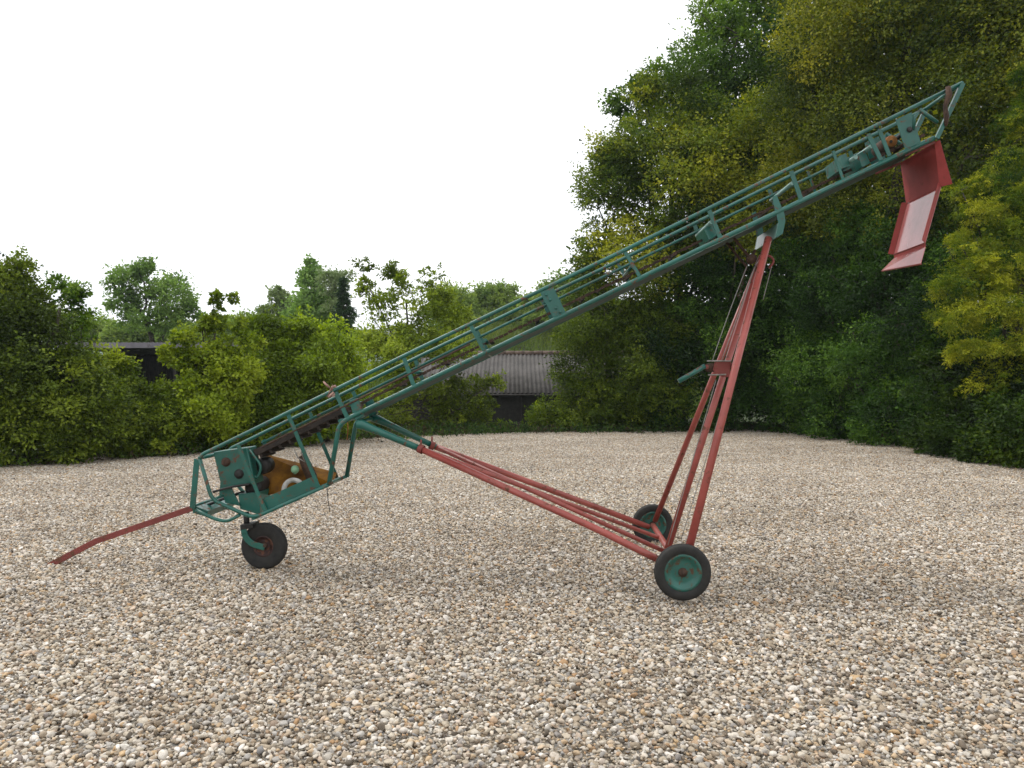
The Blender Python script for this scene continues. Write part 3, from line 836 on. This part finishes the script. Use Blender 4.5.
# lower screen of dark shrubs
tree('shrub', 'mid green rounded shrub just right of the grey roofed shed', 'shrub',
     [(602, 330, 27, 40), (590, 385, 26.8, 38), (640, 330, 27, 45), (625, 390, 26.6, 46), (560, 418, 26.4, 24), (600, 290, 27.4, 30), (655, 400, 26.4, 36), (610, 418, 26.4, 30), (535, 428, 26.4, 12)],
     (3.5, 27.4), 4200, 16, .085, .38, [(0.025, 0.041, 0.005), (0.052, 0.085, 0.008), (0.101, 0.147, 0.013), (0.183, 0.228, 0.020)], seed=12, trunk_r=.10, stems=2)
tree('shrub', 'dark green shrub behind the red mast and winch', 'shrub',
     [(700, 300, 27, 50), (690, 360, 26.6, 52), (745, 350, 26.2, 50), (715, 405, 26.2, 36), (765, 400, 26, 40), (760, 290, 26.5, 45), (670, 415, 26.3, 25), (795, 415, 25.2, 28)],
     (7.0, 27.0), 4200, 16, .085, .38, DEEP, seed=14, trunk_r=.11, stems=2)
tree('shrub', 'tall dark evergreen shrub under the chute, between the mast and the golden conifer', 'shrub',
     [(820, 300, 24, 52), (830, 370, 23, 52), (870, 290, 22, 45), (880, 360, 20.8, 50), (925, 330, 19.4, 48), (840, 415, 22.2, 32), (890, 418, 20, 36), (925, 400, 18.8, 42), (800, 250, 25, 35), (900, 260, 21.2, 40), (860, 240, 22.6, 35), (815, 422, 23.8, 22), (950, 270, 20, 40), (960, 350, 18.6, 40)],
     (10.2, 21.8), 6000, 16, .08, .36, DEEP, seed=17, trunk_r=.12, stems=2)
tree('shrub', 'low dark leafy shrub spilling onto the gravel at the right edge, under the golden conifer', 'shrub',
     [(960, 425, 16.8, 34), (1000, 430, 15.5, 40), (950, 380, 17.2, 34), (1040, 430, 14.8, 50), (930, 435, 17.6, 20), (980, 460, 15.6, 14), (1010, 390, 15.7, 36), (1080, 430, 14, 50)],
     (10.3, 16.6), 3600, 15, .075, .3, [(0.007, 0.016, 0.003), (0.016, 0.036, 0.004), (0.035, 0.070, 0.008), (0.080, 0.125, 0.011)], seed=19, trunk_r=.07, stems=2)
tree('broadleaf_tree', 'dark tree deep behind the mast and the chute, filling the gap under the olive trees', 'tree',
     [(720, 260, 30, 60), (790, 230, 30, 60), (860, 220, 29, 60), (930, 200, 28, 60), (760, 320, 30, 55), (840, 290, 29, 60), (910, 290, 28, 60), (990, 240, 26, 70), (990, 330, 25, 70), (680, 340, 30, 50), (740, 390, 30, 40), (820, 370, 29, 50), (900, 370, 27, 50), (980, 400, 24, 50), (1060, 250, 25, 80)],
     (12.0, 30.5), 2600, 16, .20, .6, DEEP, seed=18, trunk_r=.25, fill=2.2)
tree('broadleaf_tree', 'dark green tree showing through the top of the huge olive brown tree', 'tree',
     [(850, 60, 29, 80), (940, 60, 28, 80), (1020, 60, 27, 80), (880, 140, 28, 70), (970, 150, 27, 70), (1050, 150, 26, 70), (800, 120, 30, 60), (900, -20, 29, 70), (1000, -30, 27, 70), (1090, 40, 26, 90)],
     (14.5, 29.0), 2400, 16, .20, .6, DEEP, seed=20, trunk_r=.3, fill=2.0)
# golden conifer: flat drooping sprays
tree('golden_conifer', 'golden yellow-green conifer with drooping sprays at the right edge', 'conifer',
     [(1012, 160, 16.8, 24, 10.179), (1030, 130, 17, 26, 13.572), (995, 185, 16.6, 34, 10.179), (1030, 200, 16.4, 44, 15.834), (975, 212, 16.4, 28, 7.917), (1010, 235, 16.2, 52, 13.572), (968, 248, 16.2, 26, 7.917), (1020, 270, 16.0, 60, 15.834), (975, 285, 15.9, 40, 10.179), (1005, 312, 15.8, 62, 13.572), (960, 322, 15.8, 26, 7.917), (1020, 345, 15.7, 58, 14.703), (975, 352, 15.7, 26, 7.917), (1030, 378, 15.6, 52, 13.572), (985, 392, 15.6, 24, 7.917), (1040, 410, 15.5, 46, 13.572), (1010, 435, 15.4, 26, 11.31), (1050, 450, 15.3, 34, 13.572), (1070, 250, 16.2, 60, 46.8), (1045, 100, 17.2, 22, 18.096), (1025, 80, 17.3, 14, 9.048), (960, 192, 16.5, 14, 5.655), (1010, 120, 17, 20, 7.8)],
     (10.6, 16.4), 9000, 20, .055, .40, GOLD, seed=23, trunk_r=.14, trunk_top=.5, style='spray', droop=.55, aspect=.3, shell=.7, gap=.12, lobe=.3)

# left-hand planting
tree('shrub', 'large dark hawthorn bush at the left edge of the yard', 'shrub',
     [(8, 300, 16.2, 30), (-30, 320, 16, 60), (22, 350, 15.8, 44), (60, 390, 15.7, 48), (5, 410, 15.4, 50), (95, 420, 16, 36), (25, 440, 15.2, 28), (70, 440, 15.5, 25), (-40, 400, 15, 60), (12, 270, 16.2, 16), (34, 300, 16.2, 16), (48, 328, 16.2, 16), (100, 395, 16.4, 22)],
     (-9.9, 16.0), 5200, 15, .075, .33, [(0.022, 0.038, 0.005), (0.051, 0.078, 0.009), (0.101, 0.147, 0.015), (0.192, 0.244, 0.026)], seed=31, shoots=.16, trunk_r=.10, stems=2, gap=.08)
tree('sapling', 'thin airy young ash beside the hawthorn at left, its leaves standing against the sky', 'tree',
     [(78, 300, 17.5, 16), (60, 285, 17.5, 12), (82, 330, 17.4, 18), (68, 305, 17.5, 12), (90, 318, 17.5, 9)],
     (-9.3, 17.6), 200, 12, .085, .3, MID, seed=33, trunk_r=.035, gap=.35, shell=.3, fill=.12)
tree('shrub', 'mid green bramble bush between the dark hawthorn and the light green cherry', 'shrub',
     [(118, 400, 17.4, 26), (150, 428, 17.2, 28), (104, 378, 17.6, 22), (175, 412, 17.6, 18), (130, 440, 16.8, 20), (170, 440, 17.2, 18), (138, 402, 17.5, 14), (160, 396, 17.6, 11), (126, 372, 17.6, 11, 10)],
     (-8.2, 17.7), 2300, 15, .075, .3, [(0.039, 0.064, 0.007), (0.085, 0.128, 0.013), (0.161, 0.214, 0.021), (0.270, 0.331, 0.033)], seed=35, shoots=.2, trunk_r=.05, stems=2)
tree('cherry_sapling', 'light green young cherry with upright leafy shoots in front of the open shed', 'tree',
     [(218, 322, 18.2, 4, 10), (216, 308, 18.2, 5, 6), (217, 297, 18.2, 5, 5), (232, 298, 18.2, 6, 5), (208, 330, 18.2, 5, 14), (222, 348, 18.2, 16, 14), (192, 362, 18.2, 15, 12), (250, 345, 18.2, 14, 12), (200, 388, 18.1, 24, 20), (176, 358, 18.2, 8, 10), (235, 378, 18.2, 24), (208, 420, 17.9, 30), (172, 338, 18.3, 4, 6), (188, 336, 18.2, 4, 10), (240, 328, 18.2, 7, 8), (166, 354, 18.2, 7, 8)],
     (-6.8, 18.7), 2300, 12, .088, .24, BRIGHT, seed=37, shoots=.22, trunk_r=.05, gap=.12, stems=2)
tree('hazel_bush', 'broad bright green hazel bush left of the elevator tail', 'shrub',
     [(275, 345, 20.5, 28), (300, 375, 20.3, 38), (260, 385, 19.8, 34), (330, 350, 21.5, 30), (250, 425, 19.3, 28), (290, 420, 19.8, 32), (330, 410, 21, 32), (345, 375, 22, 24), (310, 335, 21, 20), (220, 435, 18.6, 22), (260, 330, 20.5, 12)],
     (-5.2, 21.5), 4600, 14, .095, .36, [(0.063, 0.099, 0.008), (0.135, 0.197, 0.016), (0.240, 0.330, 0.026), (0.396, 0.484, 0.043)], seed=39, shoots=.2, trunk_r=.07, stems=3, gap=.08)
tree('leafy_tree', 'airy tree with arching leafy branches standing against the sky above the elevator tail', 'tree',
     [(365, 265, 26, 8, 7), (385, 272, 26, 9, 6), (405, 280, 26, 12, 8), (430, 275, 26.2, 12, 9), (362, 285, 26, 7, 12), (400, 305, 26, 26, 18), (430, 305, 26.4, 20), (385, 330, 26, 26), (425, 335, 26, 28), (370, 360, 25.5, 26), (410, 365, 25.5, 26), (455, 320, 27, 16), (450, 350, 26, 24)],
     (-3.5, 26.6), 1500, 13, .105, .38, [(0.054, 0.086, 0.009), (0.113, 0.164, 0.016), (0.216, 0.285, 0.030), (0.371, 0.440, 0.060)], seed=41, shoots=.15, trunk_r=.09, gap=.25, shell=.35, fill=.12)
tree('shrub', 'thin twiggy shrub in front of the grey roofed shed wall', 'shrub',
     [(440, 395, 26.2, 24), (470, 405, 26.4, 24), (410, 410, 25.8, 28), (375, 415, 25, 26), (490, 385, 26.6, 14), (450, 425, 26, 20), (395, 430, 25.2, 20), (350, 430, 24.4, 18), (465, 380, 26.6, 18)],
     (-1.9, 26.6), 1150, 13, .095, .36, [(0.036, 0.054, 0.006), (0.074, 0.105, 0.010), (0.143, 0.192, 0.020), (0.262, 0.308, 0.037)], seed=43, trunk_r=.055, stems=3, gap=.3, shell=.3, fill=.12)
tree('shrub', 'small bright weedy bush at the foot of the shed wall, beside the gravel crest', 'shrub',
     [(500, 426, 26.3, 10, 8), (480, 432, 26.2, 9, 7), (540, 418, 26.8, 14, 12)],
     (-.2, 26.8), 230, 12, .08, .25, BRIGHT, seed=45, trunk_r=.02)

# beyond the yard
tree('ash_tree', 'open round-topped ash tree rising behind the open shed roof', 'tree',
     [(145, 282, 46, 26), (125, 300, 46, 18), (168, 300, 46, 24), (150, 318, 46, 30, 18), (190, 318, 46, 16), (142, 265, 46, 12), (115, 285, 46, 9)],
     (-21, 47), 1000, 12, .18, .6, [(0.075, 0.138, 0.030), (0.112, 0.188, 0.041), (0.163, 0.263, 0.056), (0.225, 0.325, 0.075)], seed=51, trunk_r=.25, gap=.3, shell=.35, fill=.12)
tree('poplar', 'slender upright poplar behind the hazel bush', 'tree',
     [(312, 290, 50, 12, 26), (318, 315, 50, 18, 26), (300, 320, 50, 14, 22), (312, 272, 50, 5, 9), (310, 262, 50, 3, 6)],
     (-12.4, 51), 900, 12, .22, .8, [(0.125, 0.213, 0.056), (0.188, 0.300, 0.075), (0.250, 0.375, 0.094)], seed=53, trunk_r=.2, gap=.15)
tree('birch', 'feathery pale half-leafed birch right of the slender poplar', 'tree',
     [(333, 285, 48, 12, 20), (338, 305, 48, 12, 16), (345, 280, 48, 7, 14)],
     (-10.6, 49), 260, 12, .16, .7, [(.15, .21, .08), (.20, .26, .11), (.25, .31, .14)], seed=55, trunk_r=.16, gap=.3, shell=.2, fill=.12)
tree('spruce', 'small dark pointed spruce between the feathery birch and the arching tree', 'conifer',
     [(343, 315, 45, 10, 16), (343, 297, 45, 5, 12), (344, 332, 45, 13, 12), (343, 284, 45, 2, 8)],
     (-9.4, 46), 520, 14, .16, .5, [(.022, .045, .018), (.035, .068, .026), (.055, .10, .036)], seed=57, trunk_r=.12, style='spray', aspect=.3, droop=.3)
tree('birch', 'small pale round birch on the skyline left of the poplar', 'tree',
     [(280, 300, 55, 9, 12), (275, 315, 55, 14, 12), (287, 318, 55, 10, 10)],
     (-16, 56), 330, 12, .22, .7, [(.13, .19, .07), (.19, .25, .10), (.23, .29, .12)], seed=59, trunk_r=.14, gap=.2)
specs = [(226, 331, 59, 18, 12, 'hedge tree behind the upright cherry shoots'),
         (292, 330, 57, 20, 16, 'hedge tree at the foot of the slender poplar'),
         (128, 334, 58, 20, 12, 'hedge tree directly below the open round-topped ash'),
         (168, 333, 60, 20, 12, 'hedge tree at the right foot of the ash, above the shed roof'),
         (100, 333, 60, 22, 12, 'low dark field hedge tree at the far left of the skyline'),
         (60, 330, 62, 24, 14, 'rounded hedge tree mostly behind the hawthorn'),
         (200, 332, 64, 22, 10, 'low rounded hedge tree between the ash and the cherry shoots'),
         (255, 333, 60, 20, 13, 'small hedge tree below the far blue hill'),
         (330, 335, 58, 22, 14, 'hedge tree under the spruce')]
for i, (px, py, Y, r_, rv, lb) in enumerate(specs):
    b = W(px, py, Y)
    tree('hedgerow_tree', lb, 'tree', [(px, py, Y, r_, rv), (px-r_*.6, py+5, Y, r_*.6, rv*.7), (px+r_*.6, py+4, Y-.5, r_*.6, rv*.8)],
         (b.x, b.y+.5), 620, 12, .24, .7, HAZY, 'trees of the far field hedge', seed=70+i, trunk_r=.15)
wood = [(455, 305, 72, 20, 16, 'rounded wood edge tree above the arching tree'), (480, 300, 74, 17, 15, 'domed wood edge tree left of the tallest gap'),
        (503, 297, 76, 16, 14, 'highest domed tree in the middle of the distant wood'), (525, 306, 74, 14, 10, 'lowest tree in the dip of the distant wood'),
        (548, 296, 70, 17, 14, 'pale tree at the right of the distant wood'), (578, 290, 66, 22, 18, 'bright rounded tree where the distant wood meets the dark screen')]
for i, (px, py, Y, r_, rv, lb) in enumerate(wood):
    b = W(px, py, Y)
    tree('woodland_tree', lb, 'tree', [(px, py, Y, r_, rv), (px-r_*.7, py+12, Y-.5, r_*.8, rv*.9), (px+r_*.7, py+12, Y, r_*.8, rv*.9), (px, py+18, Y-1, r_*1.1, rv*.8), (px-r_*.5, py+27, Y-1.5, r_, rv*.7), (px+r_*.5, py+27, Y-1.5, r_, rv*.7)],
         (b.x, b.y+1), 1100, 12, .28, .85, HAZY if i != 5 else [(.09, .15, .03), (.14, .21, .04), (.20, .27, .055)], 'trees of the distant wood', seed=80+i, trunk_r=.2)

# weeds and undergrowth along the edge of the gravel, grass on the bank behind
def undergrowth():
    g = np.random.default_rng(99)
    cs = []; n = 3800
    x = np.concatenate([g.uniform(-16, 9, 2900), g.uniform(8.0, 12.5, 900)])
    y = np.empty(n)
    y[:2900] = np.interp(x[:2900], EX, EY)+g.normal(1.0, .7, 2900)
    # right-hand side: line from (9.1,20) to (9.2,14)
    yy = g.uniform(11, 25.5, 900); y[2900:] = yy
    x[2900:] = 9.55+np.abs(g.normal(0.25, .5, 900))-np.clip((yy-20)*.12, -.2, 1)
    P_ = np.stack([x, y, Hn(x, y)], -1)
    blobs = None; per = 10
    pos = P_[:, None]+g.normal(0, .09, (n, per, 3)); pos[..., 2] = P_[:, None, 2]+np.abs(g.normal(.0, .10, (n, per)))+.01
    d = g.normal(0, .6, (n, per, 3)); d[..., 2] += .6
    pal = np.array([(.02, .045, .01), (.04, .08, .015), (.07, .12, .02), (.05, .04, .02)])
    col = pal[g.integers(0, 4, n)]; col = np.repeat(col, per, 0)*g.lognormal(0, .2, n*per)[:, None]
    co, _ = leaves(pos.reshape(-1, 3), d.reshape(-1, 3), .09*g.uniform(.6, 1.4, n*per), col, .5, .5, g)
    o = link(bpy.data.objects.new('undergrowth', foliage_mesh('undergrowth', co, np.clip(col, .003, .5))))
    tag(o, 'low weeds and leaf litter along the edge of the gravel', 'undergrowth', kind='stuff')
    # tall grass on the rising field
    n = 60000
    x = g.uniform(-14, 12, n); y = g.uniform(43, 74, n); z = Hn(x, y)-.06
    P_ = np.stack([x, y, z], -1)
    d = g.normal(0, .25, (n, 3)); d[:, 2] = 1
    t = np.clip(.5+.5*vnoise(P_, .35, 4)+g.normal(0, .2, n), 0, 1)[:, None]
    col = np.array([(.07, .12, .018)])*(1-t)+np.array([(.15, .19, .035)])*t
    co, _ = leaves(P_, d, .42*g.uniform(.6, 1.4, n), col, .1, .16, g)
    o = link(bpy.data.objects.new('long_grass', foliage_mesh('long_grass', co, np.clip(col, .003, .5))))
    tag(o, 'bright long grass on the rising bank behind the grey roofed shed', 'grass', kind='stuff')
undergrowth()

# ------------------------------------------------------------------ SHEDS
WOODD = plain('dark_boards', (.010, .009, .008), (.032, .027, .023), 6, .85, .5, .02)
POST = plain('grey_timber', (.06, .05, .045), (.12, .105, .09), 10, .85, .5, .02)
RIDGE = plain('clay_ridge', (.08, .052, .040), (.15, .105, .080), 5, .85, .5, .02)
def roof_mat(name, a, b, moss):
    m, nt, ns, ls, bs = new_mat(name)
    g = ns.new('ShaderNodeNewGeometry').outputs['Position']
    n = noise(ns, ls, 1.2, 8, .75, g)
    r = ramp(ns, [(.35, a), (.62, b)]); ls.new(n.outputs['Fac'], r.inputs[0])
    n2 = noise(ns, ls, 5, 8, .8, g); r2 = ramp(ns, [(.56, (0, 0, 0)), (.64, (1, 1, 1))]); ls.new(n2.outputs['Fac'], r2.inputs[0])
    ls.new(mixc(ns, ls, r2.outputs[0], r.outputs[0], moss), bs.inputs['Base Color']); bs.inputs['Roughness'].default_value = .9
    return m
ROOF = roof_mat('fibre_cement_sheet', (.036, .032, .029), (.095, .086, .080), (.03, .026, .018))
TIN = roof_mat('lilac_grey_tin', (.13, .12, .14), (.22, .20, .225), (.08, .07, .07))

def corrugated(x0, x1, ya, za, yb, zb, mat, name, parent, pitch=.15, amp=.028, rows=3):
    """corrugated roof slope from eave (ya,za) to ridge (yb,zb), sheets lapping in rows"""
    mb = MB(); nx = int((x1-x0)/pitch*6)
    for r_ in range(rows):
        t0, t1 = r_/rows, (r_+1)/rows+(.03 if r_ < rows-1 else 0)
        va = []; vb = []
        for i in range(nx+1):
            x = x0+(x1-x0)*i/nx; w = amp*math.sin(2*math.pi*(x/pitch))+.012*(rows-r_)*0+(.008 if r_ % 2 else 0)
            va.append(mb.bm.verts.new((x, ya+(yb-ya)*t0, za+(zb-za)*t0+w+.012))); vb.append(mb.bm.verts.new((x, ya+(yb-ya)*t1, za+(zb-za)*t1+w)))
        for i in range(nx):
            f = mb.bm.faces.new((va[i], va[i+1], vb[i+1], vb[i])); f.smooth = True
    o = mb.build(name, mat, parent)
    md = o.modifiers.new('thick', 'SOLIDIFY'); md.thickness = .012
    return o
def boards(mb, x0, x1, y, z0, z1, w=.16):
    x = x0
    while x < x1-.01:
        mb.box((x, y-random.uniform(.0, .012), z0), (min(x+w-.012, x1), y+.03, z1)); x += w

# centre shed
gz = -2.25
sh = empty('shed', (1.0, 36, gz)); tag(sh, 'low dark boarded shed with a grey lichened corrugated roof, below the middle of the elevator', 'shed')
x0, x1 = -4.6, 6.2
YE, ZE, YR, ZR = 34, 1.15, 38.5, 3.0
corrugated(x0-.2, x1+.2, YE-.25, ZE-.02, YR, ZR, ROOF, 'roof', sh, pitch=.19, amp=.032, rows=1)
corrugated(x0-.2, x1+.2, 43.2, ZE-.02, YR, ZR, ROOF, 'roof', sh, pitch=.19, amp=.032, rows=1)
mb = MB()
x = x0-.2
while x < x1+.2:
    mb.tube([Vector((x, YR, ZR+.02)), Vector((min(x+.44, x1+.2), YR, ZR+.02+random.uniform(-.01, .01)))], .14, 10); x += .45
mb.build('ridge', RIDGE, sh)
mb = MB(); boards(mb, x0, x1, YE, gz, ZE-.04); mb.build('front_wall', WOODD, sh)
MB().box((x0, 42.7, gz), (x1, 42.8, ZE)).build('back_wall', WOODD, sh)
for xx in (x0, x1-.08):
    mb = MB(); mb.prism([Vector((xx, YE+.05, gz)), Vector((xx, 42.6, gz)), Vector((xx, 42.6, ZE-.06)), Vector((xx, YR, ZR-.08)), Vector((xx, YE+.05, ZE-.06))], Vector((.08, 0, 0))); mb.build('gable_wall', WOODD, sh)
MB().tube([Vector((x0-.2, YE-.32, ZE-.07)), Vector((x1+.2, YE-.32, ZE-.09))], .05, 8).build('gutter', WOODD, sh)
MB().tube([Vector((.4, YE-.1, ZE-.1)), Vector((.4, YE-.1, gz))], .03, 8).build('downpipe', WOODD, sh)
# left open-fronted shed
z1 = CAM.z+(384-340)/F*33.5
s2 = empty('open_shed', (-14.8, 33, -2.25)); tag(s2, 'open-fronted pole shed with thin flat tin roof, behind the bushes at left', 'shed')
X0, X1 = -18.6, -9.6
corrugated(X0-.3, X1+.3, 33.0, z1-.16, 38, z1-.45, TIN, 'roof', s2, pitch=.18, amp=.03, rows=2)
mb = MB()
mb.box((X0-.3, 32.90, z1-.36), (X1+.3, 32.96, z1-.14)); mb.build('fascia', TIN, s2)
for i in range(5):
    xx = X0+.6+i*(X1-X0)/4
    MB().box((xx-.06-.5, 33.05, -2.3), (xx+.06-.5, 33.17, z1-.26)).build('post', WOODD, s2)
mb = MB(); boards(mb, X0, X1, 37.8, -2.3, z1-.455, .2); mb.build('back_wall', WOODD, s2)
for xx in (X0-.1, X1+.1):
    MB().box((xx-.03, 33.25, -2.3), (xx+.03, 37.75, z1-.52)).build('side_wall', WOODD, s2)
MB().box((X0, 33.02, -2.25), (X1-.1, 33.045, -.2)).build('lower_boarding', WOODD, s2)

# ------------------------------------------------------------------ hills
def hills():
    m, nt, ns, ls, b = new_mat('far_fields')
    g = ns.new('ShaderNodeNewGeometry').outputs['Position']
    v = ns.new('ShaderNodeTexVoronoi'); v.inputs['Scale'].default_value = .012; ls.new(g, v.inputs['Vector'])
    sx = ns.new('ShaderNodeSeparateColor'); ls.new(v.outputs['Color'], sx.inputs[0])
    r = ramp(ns, [(0, (.05, .08, .03)), (.5, (.07, .12, .04)), (.8, (.04, .06, .03)), (1, (.12, .13, .06))]); ls.new(sx.outputs[0], r.inputs[0])
    ls.new(r.outputs[0], b.inputs['Base Color']); b.inputs['Roughness'].default_value = 1
    xs = np.linspace(-1050, 900, 90); ys = np.linspace(450, 1080, 24)
    X, Y = np.meshgrid(xs, ys)
    prof = np.sin(np.clip((Y-450)/630, 0, 1)*math.pi)
    Z = -6+prof*(60+7*np.sin(X*.009+1)+4*np.sin(X*.026)+2*np.sin(X*.07+Y*.02))
    co = np.stack([X, Y, Z], -1).reshape(-1, 3); nx = len(xs)
    i = np.arange(nx-1)[None, :]+np.arange(len(ys)-1)[:, None]*nx
    fa = np.stack([i, i+1, i+1+nx, i+nx], -1).reshape(-1, 4)
    me = mesh_from('hills', co, fa, m); tag(link(bpy.data.objects.new('hills', me)), kind='structure')
hills()

# ------------------------------------------------------------------ air
def haze():
    m = bpy.data.materials.new('air'); m.use_nodes = True
    ns, ls = m.node_tree.nodes, m.node_tree.links; ns.clear()
    out = ns.new('ShaderNodeOutputMaterial'); v = ns.new('ShaderNodeVolumePrincipled')
    v.inputs['Color'].default_value = (.80, .88, .97, 1); v.inputs['Density'].default_value = .00032; v.inputs['Anisotropy'].default_value = .2
    ls.new(v.outputs[0], out.inputs['Volume'])
    mb = MB(); mb.box((-1150, -420, -9), (1150, 1150, 80))
    tag(mb.build('haze', m), kind='stuff')
haze()
# ------------------------------------------------------------------ world, sun, camera
SUN_EL, SUN_AZ = 52, -60      # azimuth from +Y towards +X
w = bpy.data.worlds.new('World'); scn.world = w; w.use_nodes = True
ns, ls = w.node_tree.nodes, w.node_tree.links
bg = ns['Background']
sky = ns.new('ShaderNodeTexSky'); sky.sky_type = 'NISHITA'; sky.sun_disc = False
sky.sun_elevation = R(SUN_EL); sky.sun_rotation = R(SUN_AZ)
tc = ns.new('ShaderNodeTexCoord')
mp = ns.new('ShaderNodeMapping'); mp.inputs['Scale'].default_value = (1, 1, 3); ls.new(tc.outputs['Generated'], mp.inputs[0])
n = noise(ns, ls, 1.8, 5, .55, mp.outputs[0])
r = ramp(ns, [(.3, (12.6, 13.0, 13.3)), (.5, (13.8, 14.0, 14.1)), (.7, (15.4, 15.4, 15.3))]); ls.new(n.outputs['Fac'], r.inputs[0])
mc = ns.new('ShaderNodeMix'); mc.data_type = 'RGBA'; mc.inputs[0].default_value = .90
ls.new(sky.outputs[0], mc.inputs[6]); ls.new(r.outputs[0], mc.inputs[7])
ls.new(mc.outputs[2], bg.inputs[0]); bg.inputs[1].default_value = .10
sl = bpy.data.lights.new('sun', 'SUN'); sl.energy = 1.6; sl.angle = R(20); sl.color = (1, .96, .89)
so = link(bpy.data.objects.new('sun', sl))
az, el = R(SUN_AZ), R(SUN_EL)
sd = Vector((math.sin(az)*math.cos(el), math.cos(az)*math.cos(el), math.sin(el)))
so.rotation_euler = sd.to_track_quat('Z', 'Y').to_euler(); so.location = (0, 0, 30)

cam = bpy.data.cameras.new('camera'); co_ = link(bpy.data.objects.new('camera', cam))
co_.location = CAM; co_.rotation_euler = (R(90), 0, 0)
cam.sensor_width = 36; cam.lens = F/1024*36; cam.clip_end = 6000; cam.clip_start = .05
scn.camera = co_
scn.view_settings.view_transform = 'Standard'; scn.view_settings.look = 'None'
scn.view_settings.exposure = .2; scn.view_settings.gamma = 1; scn.view_settings.use_curve_mapping = False
scn.render.engine = 'CYCLES'
scn.cycles.use_denoising = True
scn.cycles.max_bounces = 6; scn.cycles.diffuse_bounces = 3; scn.cycles.transmission_bounces = 3
